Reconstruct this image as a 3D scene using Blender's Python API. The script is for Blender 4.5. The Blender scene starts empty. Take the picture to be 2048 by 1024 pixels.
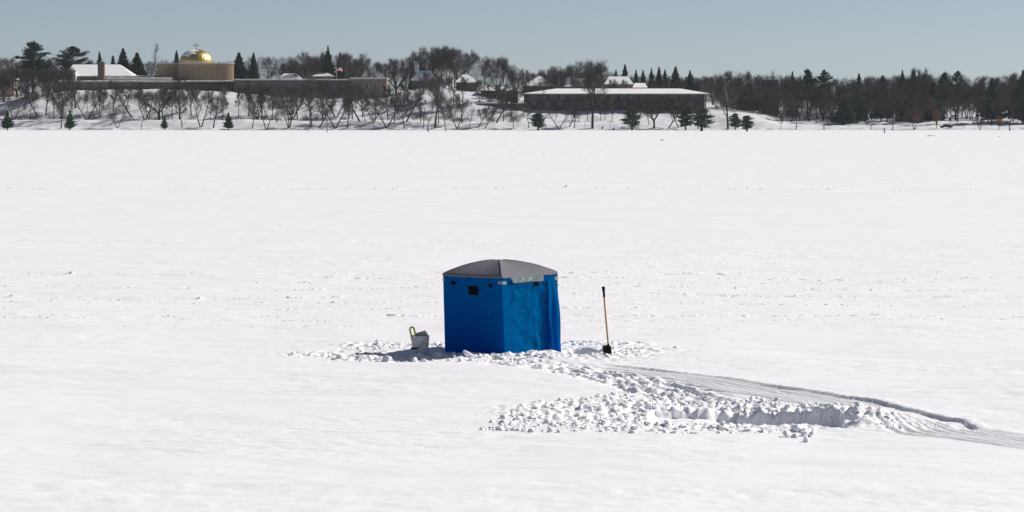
import bpy, math, random
import numpy as np
from mathutils import Vector, Matrix
R = math.radians
random.seed(7); rng = np.random.RandomState(11)
scn = bpy.context.scene; col = scn.collection
# ------------------------------------------------------------------ camera
CH = 5.2; FPX = 5400.0; TH = math.atan(283/5400.0)
cd = bpy.data.cameras.new('camera'); cam = bpy.data.objects.new('camera', cd); col.objects.link(cam)
cam.location = (0, 0, CH); cam.rotation_euler = (R(90)-TH, 0, 0)
cd.sensor_width = 36; cd.lens = 36*FPX/2048; cd.clip_start = 0.5; cd.clip_end = 9000
scn.camera = cam
# ------------------------------------------------------------------ sky and sun
SUN_AZ = 27.0; SUN_EL = 36.0          # azimuth measured from +X (right) towards +Y (away)
w = bpy.data.worlds.new('World'); scn.world = w; w.use_nodes = True
nt = w.node_tree; nt.nodes.clear()
out = nt.nodes.new('ShaderNodeOutputWorld'); bg = nt.nodes.new('ShaderNodeBackground')
sky = nt.nodes.new('ShaderNodeTexSky'); sky.sky_type = 'NISHITA'; sky.sun_disc = False
sky.sun_elevation = R(SUN_EL); sky.sun_rotation = R(90-SUN_AZ); sky.altitude = 250
sky.air_density = 0.5; sky.dust_density = 0.2; sky.ozone_density = 1.5
hs = nt.nodes.new('ShaderNodeHueSaturation'); hs.inputs['Saturation'].default_value = 0.68; hs.inputs['Value'].default_value = 1
nt.links.new(sky.outputs[0], hs.inputs['Color']); nt.links.new(hs.outputs[0], bg.inputs[0]); nt.links.new(bg.outputs[0], out.inputs[0])
bg.inputs[1].default_value = 0.062
sl = bpy.data.lights.new('sun', 'SUN'); sl.energy = 4.9; sl.angle = R(0.55); sl.color = (1, 0.945, 0.87)
so = bpy.data.objects.new('sun', sl); col.objects.link(so)
sd = Vector((math.cos(R(SUN_AZ))*math.cos(R(SUN_EL)), math.sin(R(SUN_AZ))*math.cos(R(SUN_EL)), math.sin(R(SUN_EL))))
so.rotation_euler = sd.to_track_quat('Z', 'Y').to_euler(); so.location = (60, 40, 60)
vs = scn.view_settings; vs.view_transform = 'Standard'; vs.look = 'None'; vs.exposure = 0.18; vs.gamma = 1

# ------------------------------------------------------------------ helpers
def pt(px, py, Y):                     # point seen at photo pixel (px,py) at distance Y
    dx = (px-1024)/FPX; dy = (512-py)/FPX
    t = Y/(math.cos(TH)+dy*math.sin(TH))
    return Vector((dx*t, Y, CH-t*math.sin(TH)+t*dy*math.cos(TH)))
def gp(px, py, z=0.0):                 # point of the level z seen at a photo pixel
    dx = (px-1024)/FPX; dy = (512-py)/FPX
    fz = -math.sin(TH)+dy*math.cos(TH)
    t = (z-CH)/fz
    return Vector((dx*t, t*(math.cos(TH)+dy*math.sin(TH)), z))
def tag(o, label=None, cat=None, group=None, kind=None):
    if label: o['label'] = label
    if cat: o['category'] = cat
    if group: o['group'] = group
    if kind: o['kind'] = kind
    return o
def empty(name, loc, label=None, cat=None, group=None, rz=0):
    o = bpy.data.objects.new(name, None); o.empty_display_size = 0.3; col.objects.link(o)
    o.location = loc; o.rotation_euler = (0, 0, rz)
    return tag(o, label, cat, group)
def obj(name, me, parent=None, loc=None):
    o = bpy.data.objects.new(name, me); col.objects.link(o)
    if parent: o.parent = parent
    if loc is not None: o.location = loc
    return o
class MB:
    def __init__(s): s.v = []; s.f = []; s.m = []
    def add(s, vs_, fs, mi=0):
        k = len(s.v); s.v += [tuple(p) for p in vs_]
        for f in fs: s.f.append(tuple(k+i for i in f)); s.m.append(mi)
    def box(s, a, b, mi=0):
        x0, y0, z0 = a; x1, y1, z1 = b
        s.add([(x0,y0,z0),(x1,y0,z0),(x1,y1,z0),(x0,y1,z0),(x0,y0,z1),(x1,y0,z1),(x1,y1,z1),(x0,y1,z1)],
              [(0,3,2,1),(4,5,6,7),(0,1,5,4),(1,2,6,5),(2,3,7,6),(3,0,4,7)], mi)
    def tube(s, ps, rs, n=6, mi=0, cap=True):
        ps = [Vector(p) for p in ps]
        if not hasattr(rs, '__len__'): rs = [rs]*len(ps)
        k = len(s.v)
        for i, p in enumerate(ps):
            d = (ps[min(i+1, len(ps)-1)]-ps[max(i-1, 0)])
            if d.length < 1e-9: d = Vector((0, 0, 1))
            d.normalize()
            a = d.cross(Vector((0.31, 0.95, 0.05)))
            if a.length < 0.1: a = d.cross(Vector((1, 0, 0)))
            a.normalize(); b = d.cross(a)
            for j in range(n):
                t = 2*math.pi*j/n; q = p+(a*math.cos(t)+b*math.sin(t))*rs[i]; s.v.append((q.x, q.y, q.z))
        for i in range(len(ps)-1):
            for j in range(n):
                s.f.append((k+i*n+j, k+i*n+(j+1) % n, k+(i+1)*n+(j+1) % n, k+(i+1)*n+j)); s.m.append(mi)
        if cap:
            s.f.append(tuple(k+j for j in reversed(range(n)))); s.m.append(mi)
            s.f.append(tuple(k+(len(ps)-1)*n+j for j in range(n))); s.m.append(mi)
    def mesh(s, name, mats, smooth=False):
        me = bpy.data.meshes.new(name); me.from_pydata(s.v, [], s.f)
        if not isinstance(mats, (list, tuple)): mats = [mats]
        for m in mats: me.materials.append(m)
        if len(mats) > 1: me.polygons.foreach_set('material_index', s.m)
        if smooth: me.polygons.foreach_set('use_smooth', [True]*len(me.polygons))
        me.update(); return me
    def build(s, name, mats, parent=None, loc=None, smooth=False):
        return obj(name, s.mesh(name, mats, smooth), parent, loc)

def mat(name, c, rough=0.8, var=0.15, scale=3.0, bump=0.0, bscale=20.0, metal=0.0, spec=0.3, c2=None, rnd=0.0, stretch=(1, 1, 1), trans=0.0, tcol=None, det=5):
    m = bpy.data.materials.new(name); m.use_nodes = True; n = m.node_tree.nodes; l = m.node_tree.links
    b = n['Principled BSDF']; b.inputs['Roughness'].default_value = rough; b.inputs['Metallic'].default_value = metal
    b.inputs['Specular IOR Level'].default_value = spec
    tc = n.new('ShaderNodeTexCoord'); mp = n.new('ShaderNodeMapping'); mp.inputs['Scale'].default_value = stretch
    l.new(tc.outputs['Object'], mp.inputs['Vector'])
    nz = n.new('ShaderNodeTexNoise'); nz.inputs['Scale'].default_value = scale; nz.inputs['Detail'].default_value = det
    l.new(mp.outputs[0], nz.inputs['Vector'])
    rp = n.new('ShaderNodeValToRGB'); rp.color_ramp.elements[0].position = 0.3; rp.color_ramp.elements[1].position = 0.7
    if c2 is None:
        rp.color_ramp.elements[0].color = tuple(x*(1-var) for x in c)+(1,)
        rp.color_ramp.elements[1].color = tuple(min(1, x*(1+var)) for x in c)+(1,)
    else:
        rp.color_ramp.elements[0].color = tuple(c)+(1,); rp.color_ramp.elements[1].color = tuple(c2)+(1,)
    l.new(nz.outputs['Fac'], rp.inputs['Fac']); last = rp.outputs[0]
    if rnd > 0:
        oi = n.new('ShaderNodeObjectInfo'); mr = n.new('ShaderNodeMapRange')
        mr.inputs['To Min'].default_value = 1-rnd; mr.inputs['To Max'].default_value = 1+rnd
        l.new(oi.outputs['Random'], mr.inputs['Value'])
        hv = n.new('ShaderNodeHueSaturation'); l.new(mr.outputs[0], hv.inputs['Value']); l.new(last, hv.inputs['Color']); last = hv.outputs[0]
    l.new(last, b.inputs['Base Color'])
    if bump > 0:
        bn = n.new('ShaderNodeBump'); n2 = n.new('ShaderNodeTexNoise'); n2.inputs['Scale'].default_value = bscale; n2.inputs['Detail'].default_value = 6
        l.new(mp.outputs[0], n2.inputs['Vector']); l.new(n2.outputs['Fac'], bn.inputs['Height'])
        bn.inputs['Strength'].default_value = 1; bn.inputs['Distance'].default_value = bump; l.new(bn.outputs[0], b.inputs['Normal'])
    if trans > 0:
        t = n.new('ShaderNodeBsdfTranslucent'); t.inputs[0].default_value = tuple(tcol)+(1,)
        mx = n.new('ShaderNodeMixShader'); mx.inputs[0].default_value = trans
        l.new(b.outputs[0], mx.inputs[1]); l.new(t.outputs[0], mx.inputs[2]); l.new(mx.outputs[0], n['Material Output'].inputs['Surface'])
    return m

# numpy value noise
TAB = rng.rand(256, 256)*2*math.pi; GXT = np.cos(TAB); GYT = np.sin(TAB)
def vn(x, y, s=0):
    x = np.asarray(x, float)+s*17.31; y = np.asarray(y, float)+s*41.77
    xi = np.floor(x).astype(int); yi = np.floor(y).astype(int); fx = x-xi; fy = y-yi
    ux = fx*fx*fx*(fx*(fx*6-15)+10); uy = fy*fy*fy*(fy*(fy*6-15)+10)
    def g(a, b, dx, dy):
        a_ = (xi+a) & 255; b_ = (yi+b) & 255; return GXT[a_, b_]*dx+GYT[a_, b_]*dy
    return ((g(0, 0, fx, fy)*(1-ux)+g(1, 0, fx-1, fy)*ux)*(1-uy)+(g(0, 1, fx, fy-1)*(1-ux)+g(1, 1, fx-1, fy-1)*ux)*uy)*1.75
def fbm(x, y, s=0, o=4):
    r = 0; a = 1; t = 0
    for k in range(o):
        c, q = math.cos(.5*k), math.sin(.5*k); f = 2.03**k
        r = r+a*vn((x*c-y*q)*f+k*3.7, (x*q+y*c)*f+k*1.3, s+k*3); t += a; a *= .5
    return r/t*1.25
sst = lambda t: np.clip(t, 0, 1)**2*(3-2*np.clip(t, 0, 1))
def polyd(x, y, P):                    # distance to a polyline, signed (left of travel < 0), arc length, end overshoot mask
    best = np.full(x.shape, 1e9); sg = np.zeros(x.shape); arc = np.zeros(x.shape); L0 = 0
    for (ax, ay), (bx, by) in zip(P[:-1], P[1:]):
        dx = bx-ax; dy = by-ay; L = math.hypot(dx, dy)
        t = ((x-ax)*dx+(y-ay)*dy)/L/L; tc = np.clip(t, 0, 1)
        d = np.hypot(x-ax-tc*dx, y-ay-tc*dy); cr = (dx*(y-ay)-dy*(x-ax))/L
        k = d < best; best = np.where(k, d, best); sg = np.where(k, np.sign(-cr)*d, sg); arc = np.where(k, L0+tc*L, arc); L0 += L
    return best, sg, arc, L0
G2 = lambda L: [(gp(a, b).x, gp(a, b).y) for a, b in L]
TRK = G2([(1180,727),(1330,742),(1420,752),(1500,765),(1600,778),(1680,790),(1750,798),(1800,812),(1870,826),(1930,838),(1968,857),(2048,868),(2160,884)])
PATH = G2([(1040,727),(1120,736),(1200,750),(1290,770),(1360,790),(1430,810),(1500,822)])
TRENCH = G2([(1285,829),(1380,827),(1470,826),(1560,828),(1665,833)])
TC = Vector((-0.2, 59.45))
LINES = [(378,.07,1.0),(418,.03,.35),(452,.03,.3),(470,.02,.3),(527,.035,.4),(548,.04,.6),(556,.04,.5),(566,.03,.4),(577,.045,.8),(594,.04,.8),(606,.03,.5),(618,.035,.6),(632,.04,.7),(640,.03,.5),(655,.02,.35)]
def H(x, y):
    x = np.asarray(x, float); y = np.asarray(y, float)
    far = np.clip(y/60., 1, 6)
    h = 0.06*fbm(x/9, y/6, 1, 3)+0.022*fbm(x/2.6+.15*y, y/1.1, 2, 3)
    patch = sst((fbm(x/7, y/4, 9, 2)+0.15)*2.2)
    h += 0.011*patch*(1-abs(fbm(x/.8+y*.35, y/.35, 5, 3))*2)
    h += 0.0022*fbm(x/.22, y/.22, 6, 2)*(y < 130)
    h += 0.012*sst((fbm(x/14, y/5, 21, 2)-.1)*4)*fbm(x/.55, y/.4, 22, 4)*far
    for i, (py, a, cov) in enumerate(LINES):
        yl = gp(1024, py).y; tilt = (-.012, .008, -.02, .015)[i % 4]
        wv = yl+0.8*yl/60*vn(x/11, x*0+i*5.3+.37, 30)+tilt*x*yl/70
        wd = .12*yl/60
        e = np.exp(-((y-wv)/wd)**2); e2 = np.exp(-((y-wv-1.6*wd)/(1.4*wd))**2)
        m = sst((vn(x/(yl/22.), x*0+i*3.1+.41, 31)+cov)*2.5)
        n_ = vn(x/(.010*yl), y/(.003*yl), 33+i)+.5*vn(x/(.0016*yl), y/(.002*yl), 83+i)
        h += 1.9*a*(yl/75)**.5*m*(e*(0.5*n_+.45*np.clip(n_, 0, 1))-0.30*e2*cov)
    # worked snow near the tent
    near = (y > 38) & (y < 66) & (abs(x) < 17)
    if near.any():
        xs = x[near]; ys = y[near]; g = np.zeros(xs.shape)
        d, s, arc, L = polyd(xs, ys, TRK)
        ed = s+0.012*vn(arc/.06, arc*0+.3, 47)+0.03*fbm(arc/.35, arc*0+.37, 41, 4)
        dep = (1-.65*sst((arc-13.1)/.4))*(0.040+0.022*sst((arc-3)/7))*(1+.25*vn(arc/1.1, arc*0+.37, 44))*sst(arc/1.0)
        W = 1.55
        prof = sst(ed/0.055)*(1-sst((ed-0.55)/(W-.55)))
        rib = 0.022*np.sin(2*math.pi*ed/.24+.4*vn(arc/2, arc*0+.37, 43))*sst(ed/.15)*(1-sst((ed-W)/.3))*sst(arc/2)
        tz = sst((arc-8.8)/1.0)*(1-sst((arc-12.9)/.4))
        rib = rib*(1-.9*tz)+0.024*tz*np.sin(2*math.pi*(xs+.10*ys+.03*np.sin(ys*4))/.155)*sst((ed-.2)/.3)*(1-sst((ed-W+.1)/.4))
        rim = 0.012*np.exp(-((ed+.10)/.09)**2)*(1+vn(arc/.12, ed/.08, 45))*sst(arc/1.5)
        g += np.where(d < 3.2, -dep*prof+rib+rim, 0)
        d, s, arc, L = polyd(xs, ys, PATH)
        pw = 1-sst((d-.45)/.55); lum = fbm(xs/.22, ys/.3, 51, 3)
        g += pw*(-0.045+0.075*lum+.03*np.sin(2*math.pi*s/.36)*sst(arc/3))
        # debris field roughness
        fx = (xs-3.1)/3.6; fy = (ys-46.6+.1*(xs-3.2))/2.6
        q = fx*fx+fy*fy; db = 1-sst((q-.55)/.55)
        g += db*(0.03+0.09*fbm(xs/.15, ys/.20, 52, 4)*(.5+.5*sst(1.5+fbm(xs/1.1, ys/1.1, 53, 2)*3)))
        # trench
        x0, x1 = TRENCH[0][0], TRENCH[-1][0]
        yb = np.interp(xs, [p[0] for p in TRENCH], [p[1] for p in TRENCH])+.07*fbm(xs/.6, xs*0+.37, 54, 3)
        fr = 2.0
        m = sst((xs-x0)/.25)*(1-sst((xs-x1)/.3))
        step = (1-sst((ys-yb)/.05))*sst((ys-yb+fr)/1.1)
        dp = .24+.07*sst((xs-x0-1.4)/.6)+.05*vn(xs/.6, xs*0+.37, 56)
        amt = np.interp(xs, [x0, x0+1.1, x0+1.9, x1], [.40, .50, 1, 1])
        g = g*(1-.75*m*step)-m*step*dp*amt+m*.05*np.exp(-((ys-yb-.35)/.5)**2)*(1+lum)
        # mound at the right of the trench
        mx, my = gp(1712, 838).x, gp(1712, 838).y
        q = ((xs-mx)/.95)**2+((ys-my)/1.3)**2
        g += 0.17*np.exp(-q*1.3)*(1+.55*fbm(xs/.17, ys/.25, 57, 3))
        mx, my = gp(1790, 842).x, gp(1790, 842).y
        q = ((xs-mx)/.5)**2+((ys-my)/.9)**2
        g += 0.05*np.exp(-q)*(1+.8*fbm(xs/.15, ys/.2, 58, 3))
        # ring of shovelled snow round the tent, hollow left and right of it
        tx = xs-TC.x; ty = ys-TC.y
        band = (1-.75*sst((xs-.55)/.3))*np.exp(-((ys-57.75+.12*np.abs(xs+.2))/.38)**2)*(1-sst((np.abs(xs+1.1)-2.2)/.9))
        g += band*(.05+.085*fbm(xs/.17, ys/.22, 61, 3))
        bb = np.exp(-((ys-60.7)/.5)**2)*(1-sst((np.abs(xs+.4)-3.0)/.9))
        g += bb*(.03+.08*fbm(xs/.17, ys/.22, 62, 3))
        tr = np.exp(-((ys-59.1)/.75)**2)*sst((xs+4.6)/1.0)*(1-sst((xs+1.3)/.4))
        g += tr*(-.07+.05*fbm(xs/.25, ys/.25, 63, 2))
        tl = np.exp(-((ys-58.5)/.7)**2)*sst((xs+5.6)/1.4)*(1-sst((xs+3.4)/.9))
        g += tl*(.02+.06*fbm(xs/.15, ys/.2, 64, 3))
        rt = 1-sst((((xs-1.5)/.62)**2+((ys-58.75)/.75)**2-.5)/.5)
        rr = np.exp(-(((xs-1.9)/1.2)**2+((ys-58.5)/1.5)**2)); g += rr*(.03+.09*fbm(xs/.17, ys/.2, 65, 3))
        rr = np.exp(-(((xs-3.0)/1.2)**2+((ys-59.3)/.45)**2)); g += rr*(.02+.06*fbm(xs/.3, ys/.2, 66, 3))
        g = g*(1-.7*rt)-.20*rt
        h = h.copy(); h[near] += g
    return h

# ------------------------------------------------------------------ materials
def snow_mat(name, c, b1, s1, b2, s2, stretch=(1, 1.6, 1)):
    m = bpy.data.materials.new(name); m.use_nodes = True; n = m.node_tree.nodes; l = m.node_tree.links
    b = n['Principled BSDF']; b.inputs['Roughness'].default_value = .55; b.inputs['Specular IOR Level'].default_value = .25
    tc = n.new('ShaderNodeTexCoord'); mp = n.new('ShaderNodeMapping'); mp.inputs['Scale'].default_value = stretch
    l.new(tc.outputs['Object'], mp.inputs['Vector'])
    a = n.new('ShaderNodeTexNoise'); a.inputs['Scale'].default_value = s1; a.inputs['Detail'].default_value = 7
    d = n.new('ShaderNodeTexNoise'); d.inputs['Scale'].default_value = s2; d.inputs['Detail'].default_value = 3
    for q in (a, d): l.new(mp.outputs[0], q.inputs['Vector'])
    p1 = n.new('ShaderNodeBump'); p1.inputs['Distance'].default_value = b1; l.new(a.outputs['Fac'], p1.inputs['Height'])
    p2 = n.new('ShaderNodeBump'); p2.inputs['Distance'].default_value = b2; l.new(d.outputs['Fac'], p2.inputs['Height']); l.new(p1.outputs[0], p2.inputs['Normal'])
    l.new(p2.outputs[0], b.inputs['Normal'])
    rp = n.new('ShaderNodeValToRGB'); rp.color_ramp.elements[0].position = .35; rp.color_ramp.elements[1].position = .65
    rp.color_ramp.elements[0].color = tuple(x*.965 for x in c)+(1,); rp.color_ramp.elements[1].color = tuple(c)+(1,)
    l.new(a.outputs['Fac'], rp.inputs['Fac']); l.new(rp.outputs[0], b.inputs['Base Color'])
    return m
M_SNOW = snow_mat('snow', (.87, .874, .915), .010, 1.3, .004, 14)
M_CHUNK = snow_mat('snow_clump', (.86, .875, .915), .02, 9, .006, 40, (1, 1, 1))
for m_ in (M_CHUNK,):
    q_ = m_.node_tree.nodes['Principled BSDF']; q_.inputs['Subsurface Weight'].default_value = .8; q_.inputs['Subsurface Radius'].default_value = (1, 1, 1); q_.inputs['Subsurface Scale'].default_value = .022
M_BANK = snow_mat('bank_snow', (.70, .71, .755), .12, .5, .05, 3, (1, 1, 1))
M_ROOFSNOW = snow_mat('roof_snow', (.86, .86, .88), .08, .5, .02, 4, (1, 1, 1))
M_BARK = mat('bark', (.045, .041, .040), .95, .3, 2.5, rnd=.25, spec=.1)
M_TWIG = mat('twig', (.086, .068, .064), .95, .3, .6, rnd=.25, spec=.1)
M_TWIGR = mat('red_twig', (.12, .075, .068), .95, .3, .6, rnd=.2, spec=.1)
M_RUST = mat('rust_leaf', (.17, .085, .05), .9, .3, 1.2, spec=.1)
M_NEEDLE = mat('needle', (.030, .050, .038), .9, .4, .8, rnd=.25, spec=.1, c2=None)
M_NEEDLEG = mat('green_needle', (.050, .085, .038), .9, .4, .8, rnd=.2, spec=.1)
M_BRICK = mat('tan_brick', (.30, .225, .145), .9, .10, 2.0, spec=.1)
M_BRICKD = mat('brown_brick', (.125, .095, .075), .9, .15, 2.0, spec=.1)
M_GREYWALL = mat('grey_wall', (.15, .145, .14), .9, .12, 1.0, spec=.1)
M_TANWALL = mat('tan_wall', (.23, .185, .145), .9, .12, 1.0, spec=.1)
M_WHITEWALL = mat('white_wall', (.62, .61, .58), .8, .06, 1.0, spec=.2)
M_DARKWALL = mat('dark_wall', (.055, .052, .05), .85, .2, 1.0, spec=.2)
M_RECESS_SHADE = mat('recess_shade', (.04, .03, .025), .9, .1, 1.0)
M_GLASS = mat('window_glass', (.03, .04, .05), .12, .3, .6, spec=.6)
M_FASCIA = mat('pale_fascia', (.50, .47, .42), .7, .08, 1)
M_SHINGLE = mat('dark_shingle', (.10, .095, .10), .9, .2, 1.5)
M_GOLD = mat('gold_leaf', (.80, .56, .20), .34, .16, .8, metal=1.0, spec=.5, bump=.05, bscale=3)
M_METAL = mat('dark_metal', (.08, .08, .08), .5, .1, 4)

# ------------------------------------------------------------------ lake snow
def grid_mesh(xl, yl, hf, me_v, me_f, base):
    X, Y = np.meshgrid(xl, yl); Z = hf(X, Y)
    v = np.stack([X, Y, Z], -1).reshape(-1, 3)
    nx = len(xl); ny = len(yl)
    i = np.arange(ny-1)[:, None]*nx+np.arange(nx-1)[None, :]
    f = np.stack([i, i+1, i+nx+1, i+nx], -1).reshape(-1, 4)+base
    me_v.append(v); me_f.append(f); return base+len(v)
def np_mesh(name, V, F, mats, smooth=True, mi=None):
    me = bpy.data.meshes.new(name); nv = len(V); nf = len(F); k = F.shape[1]
    me.vertices.add(nv); me.vertices.foreach_set('co', V.astype(np.float32).ravel())
    me.loops.add(nf*k); me.loops.foreach_set('vertex_index', F.astype(np.int32).ravel())
    me.polygons.add(nf); me.polygons.foreach_set('loop_start', np.arange(0, nf*k, k, dtype=np.int32))
    me.polygons.foreach_set('loop_total', np.full(nf, k, dtype=np.int32))
    if smooth is not None:
        me.polygons.foreach_set('use_smooth', np.full(nf, bool(smooth)) if isinstance(smooth, bool) else smooth)
    for m in (mats if isinstance(mats, (list, tuple)) else [mats]): me.materials.append(m)
    if mi is not None: me.polygons.foreach_set('material_index', mi.astype(np.int32))
    me.update(calc_edges=True); return me
def steps(a, b, f):
    o = [a]
    while o[-1] < b: o.append(o[-1]+f(o[-1]))
    o[-1] = b; return o
YN0, YN1, XN = 31.0, 115.0, 24.0
yl = steps(YN0, 42, lambda y: .065)[:-1]+steps(42, 62, lambda y: .038)[:-1]+steps(62, YN1, lambda y: .0017*y)
xr = steps(10.5, XN, lambda x: .09); xl_ = steps(6.2, XN, lambda x: .09)
xl = [-q for q in reversed(xl_)][:-1]+steps(-6.2, 10.5, lambda x: .034)[:-1]+xr
def Hn(X, Y):
    e = sst((X+XN)/2)*sst((XN-X)/2)*sst((Y-YN0)/2)*sst((YN1-Y)/4); return H(X, Y)*e
def Hf(X, Y):
    e = sst((Y-YN1)/4)*sst((900-Y)/40)*sst((215-abs(X))/20); return H(X, Y)*e
V = []; F = []; b = 0
b = grid_mesh(np.array(xl), np.array(yl), Hn, V, F, b)
yf = steps(YN1, 260, lambda y: .0032*y)[:-1]+steps(260, 905, lambda y: .011*y)
b = grid_mesh(np.linspace(-215, 215, 1150), np.array(yf), Hf, V, F, b)
Z0 = lambda X, Y: X*0.
for xa, xb, ya, yb in ((-1600, -215, -300, 905), (215, 1600, -300, 905), (-215, 215, -300, YN0), (-215, -XN, YN0, YN1), (XN, 215, YN0, YN1)):
    b = grid_mesh(np.linspace(xa, xb, 8), np.linspace(ya, yb, 8), Z0, V, F, b)
lake = obj('snow_field', np_mesh('snow_field', np.concatenate(V), np.concatenate(F), M_SNOW)); tag(lake, kind='structure')

# ------------------------------------------------------------------ far bank
KP = [-3000, 0, 130, 300, 470, 600, 780, 835, 905, 957, 1040, 1060, 1420, 1450, 1500, 1560, 1620, 2048, 5000]
KZ = [10.5, 11, 13.4, 13.9, 13.0, 11.2, 11, 14.0, 13.8, 12.8, 9, 8.1, 8.1, 7.6, 6.2, 4.0, 2.8, 3.0, 3]
LZ = [3.2, 3.2, 3.2, 3.2, 3.2, 3.0, 3.0, 3.0, 2.8, 2.6, 2.4, 2.2, 2.3, 3.2, 3.0, 1.6, 1.0, 1.0, 1]
def T(x, Y):
    x = np.asarray(x, float); Y = np.asarray(Y, float)
    p = 1024+x*FPX/950; s = Y-903-1.5*vn(x/25, x*0+.37, 70)
    zt = np.interp(p, KP, KZ); zl = np.interp(p, KP, LZ)
    z = zl*sst(s/12)+(zt-zl)*sst((s-21)/36)+np.clip(s-58, 0, 400)*.02+.55*fbm(x/8-Y/14, Y/7, 71, 3)*sst(s/12)
    z += (.55+.5*vn(x/3, Y/3, 72))*np.exp(-((s-1.5)/1.6)**2)*sst(vn(x/14, Y/50, 73)*2+1.1)
    return z+.02*sst(s/.5)
bx = np.concatenate([np.linspace(-1600, -200, 40)[:-1], np.linspace(-200, 200, 500), np.linspace(200, 1600, 40)[1:]])
by = np.concatenate([np.linspace(899, 965, 110), np.linspace(966, 1150, 80)[1:], np.linspace(1150, 4200, 20)[1:]])
V = []; F = []
grid_mesh(bx, by, lambda X, Y: T(X, np.minimum(Y, 1250))-.6*(Y < 900.), V, F, 0)
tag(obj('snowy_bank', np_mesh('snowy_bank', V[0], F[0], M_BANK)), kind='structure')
def land(px, py, y0=902, y1=1100):     # where the ray through a pixel meets the bank
    for Y in np.arange(y0, y1, .5):
        p = pt(px, py, Y)
        if p.z <= float(T(p.x, Y)): return Vector((p.x, Y, float(T(p.x, Y))))
    p = pt(px, py, y1); return Vector((p.x, y1, float(T(p.x, y1))))

# ------------------------------------------------------------------ trees
def rv(): return Vector((random.gauss(0, 1), random.gauss(0, 1), random.gauss(0, 1))).normalized()
def perp(d, ang):
    a = d.cross(rv()).normalized(); return (d*math.cos(ang)+a*math.sin(ang)).normalized()
def bare_template(kind, seed, H_=10.0, red=False, dens=1.0):
    random.seed(seed); tr = MB(); tw = MB()
    def twig(p, d, L, wd):
        a = d.cross(rv()).normalized()*wd*.5; q = p+d*L*.55+rv()*L*.10; e = p+d*L+Vector((0, 0, L*.12))+rv()*L*.12
        tw.add([p-a, p+a, q+a*.6, q-a*.6, e], [(0, 1, 2, 3), (3, 2, 4)])
    def grow(p, d, L, r, lv, up=.12, wob=.13):
        n = (6, 5, 4, 3)[min(lv, 3)]; ps = [p]; rs = [r]
        for i in range(n):
            d = (d+rv()*wob+Vector((0, 0, up))).normalized(); ps.append(ps[-1]+d*L/n); rs.append(r*(1-.72*(i+1)/n))
        (tr if lv <= 1 else tw).tube(ps, rs, 5 if lv == 0 else 4 if lv == 1 else 3, cap=False)
        if lv >= 3:
            for k in range(int(4*dens)+1):
                t = random.uniform(.25, 1)*n; i = min(int(t), n-1); q = ps[i].lerp(ps[i+1], t-i)
                twig(q, (perp(d, random.uniform(.25, .75))+Vector((0, 0, .25))).normalized(), random.uniform(.6, 1.5), .044)
            return
        nc = int({0: 8, 1: 6, 2: 5}[lv]*dens**.5+.5)
        for k in range(nc):
            lo = .34 if lv == 0 else .25
            t = (lo+(1-lo)*(k+random.random())/nc)*n; i = min(int(t), n-1); q = ps[i].lerp(ps[i+1], t-i)
            dd = (ps[i+1]-ps[i]).normalized(); fall = 1-.45*(t/n)
            cl = {0: .58, 1: .52, 2: .45}[lv]*L*fall*random.uniform(.75, 1.2)
            if lv == 0 and kind == 'tall': cl *= .75
            cd_ = perp(dd, random.uniform(.5, 1.0) if lv else random.uniform(.55, 1.05))
            if cd_.z < -.1: cd_.z *= -.4; cd_.normalize()
            grow(q, cd_, cl, rs[i]*.62, lv+1, up=.08 if lv else .13, wob=.22)
        if lv <= 1:
            for k in range(2): grow(ps[-1], perp(d, .4), L*.3, rs[-1]*.9, lv+1)
    if kind == 'single': grow(Vector((0, 0, -.3)), Vector((.03, 0, 1)), 8.2, .24, 0, .06, .08)
    elif kind == 'tall': grow(Vector((0, 0, -.3)), Vector((0, 0, 1)), 9.2, .20, 0, .1, .05)
    elif kind == 'lean': grow(Vector((0, 0, -.3)), Vector((.55, 0, 1)).normalized(), 8.2, .25, 0, .10, .10)
    elif kind == 'vee':
        for s_ in (-1, 1): grow(Vector((s_*.08, 0, -.3)), Vector((s_*.34, .1*s_, 1)).normalized(), 8.2, .20, 0, .06, .10)
    elif kind == 'multi':
        for a in (0, 1.7, 3.4, 4.9): grow(Vector((math.cos(a)*.15, math.sin(a)*.15, -.2)), Vector((math.cos(a)*.38, math.sin(a)*.38, 1)).normalized(), 7.0, .12, 0, .08, .1)
    elif kind == 'spread':
        ps = [Vector((0, 0, -.3)), Vector((.05, 0, 1)), Vector((-.05, 0, 2.3))]; tr.tube(ps, [.42, .34, .32], 6, cap=False)
        for a in (.2, 1.3, 2.6, 3.5, 4.6, 5.6): grow(ps[-1]-Vector((0, 0, .15)), Vector((math.cos(a)*.95, math.sin(a)*.7, .95)).normalized(), 6.2, .19, 0, .1, .2)
    elif kind == 'crooked':
        grow(Vector((0, 0, -.3)), Vector((-.15, 0, 1)).normalized(), 8.6, .20, 0, .10, .26)
    top = max(v[2] for v in tw.v)
    sc = H_/top
    for m in (tr, tw): m.v = [(a*sc, b_*sc, c*sc) for a, b_, c in m.v]
    return tr.mesh('trunk', M_BARK, True), tw.mesh('crown', M_TWIGR if red else M_TWIG)
BT = {}
for k, s_ in (('single', 3), ('single', 4), ('single', 5), ('tall', 6), ('tall', 7), ('lean', 8), ('vee', 9), ('vee', 10), ('multi', 11), ('spread', 12), ('spread', 13), ('crooked', 14)):
    BT.setdefault(k, []).append(bare_template(k, s_, dens=.62 if k in ('vee', 'multi', 'spread') else .95))
BT['red'] = [bare_template('multi', 21, red=True, dens=.9), bare_template('single', 22, red=True, dens=1.3)]
BT['thin'] = [bare_template('tall', 23, dens=.45), bare_template('crooked', 24, dens=.45)]
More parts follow.
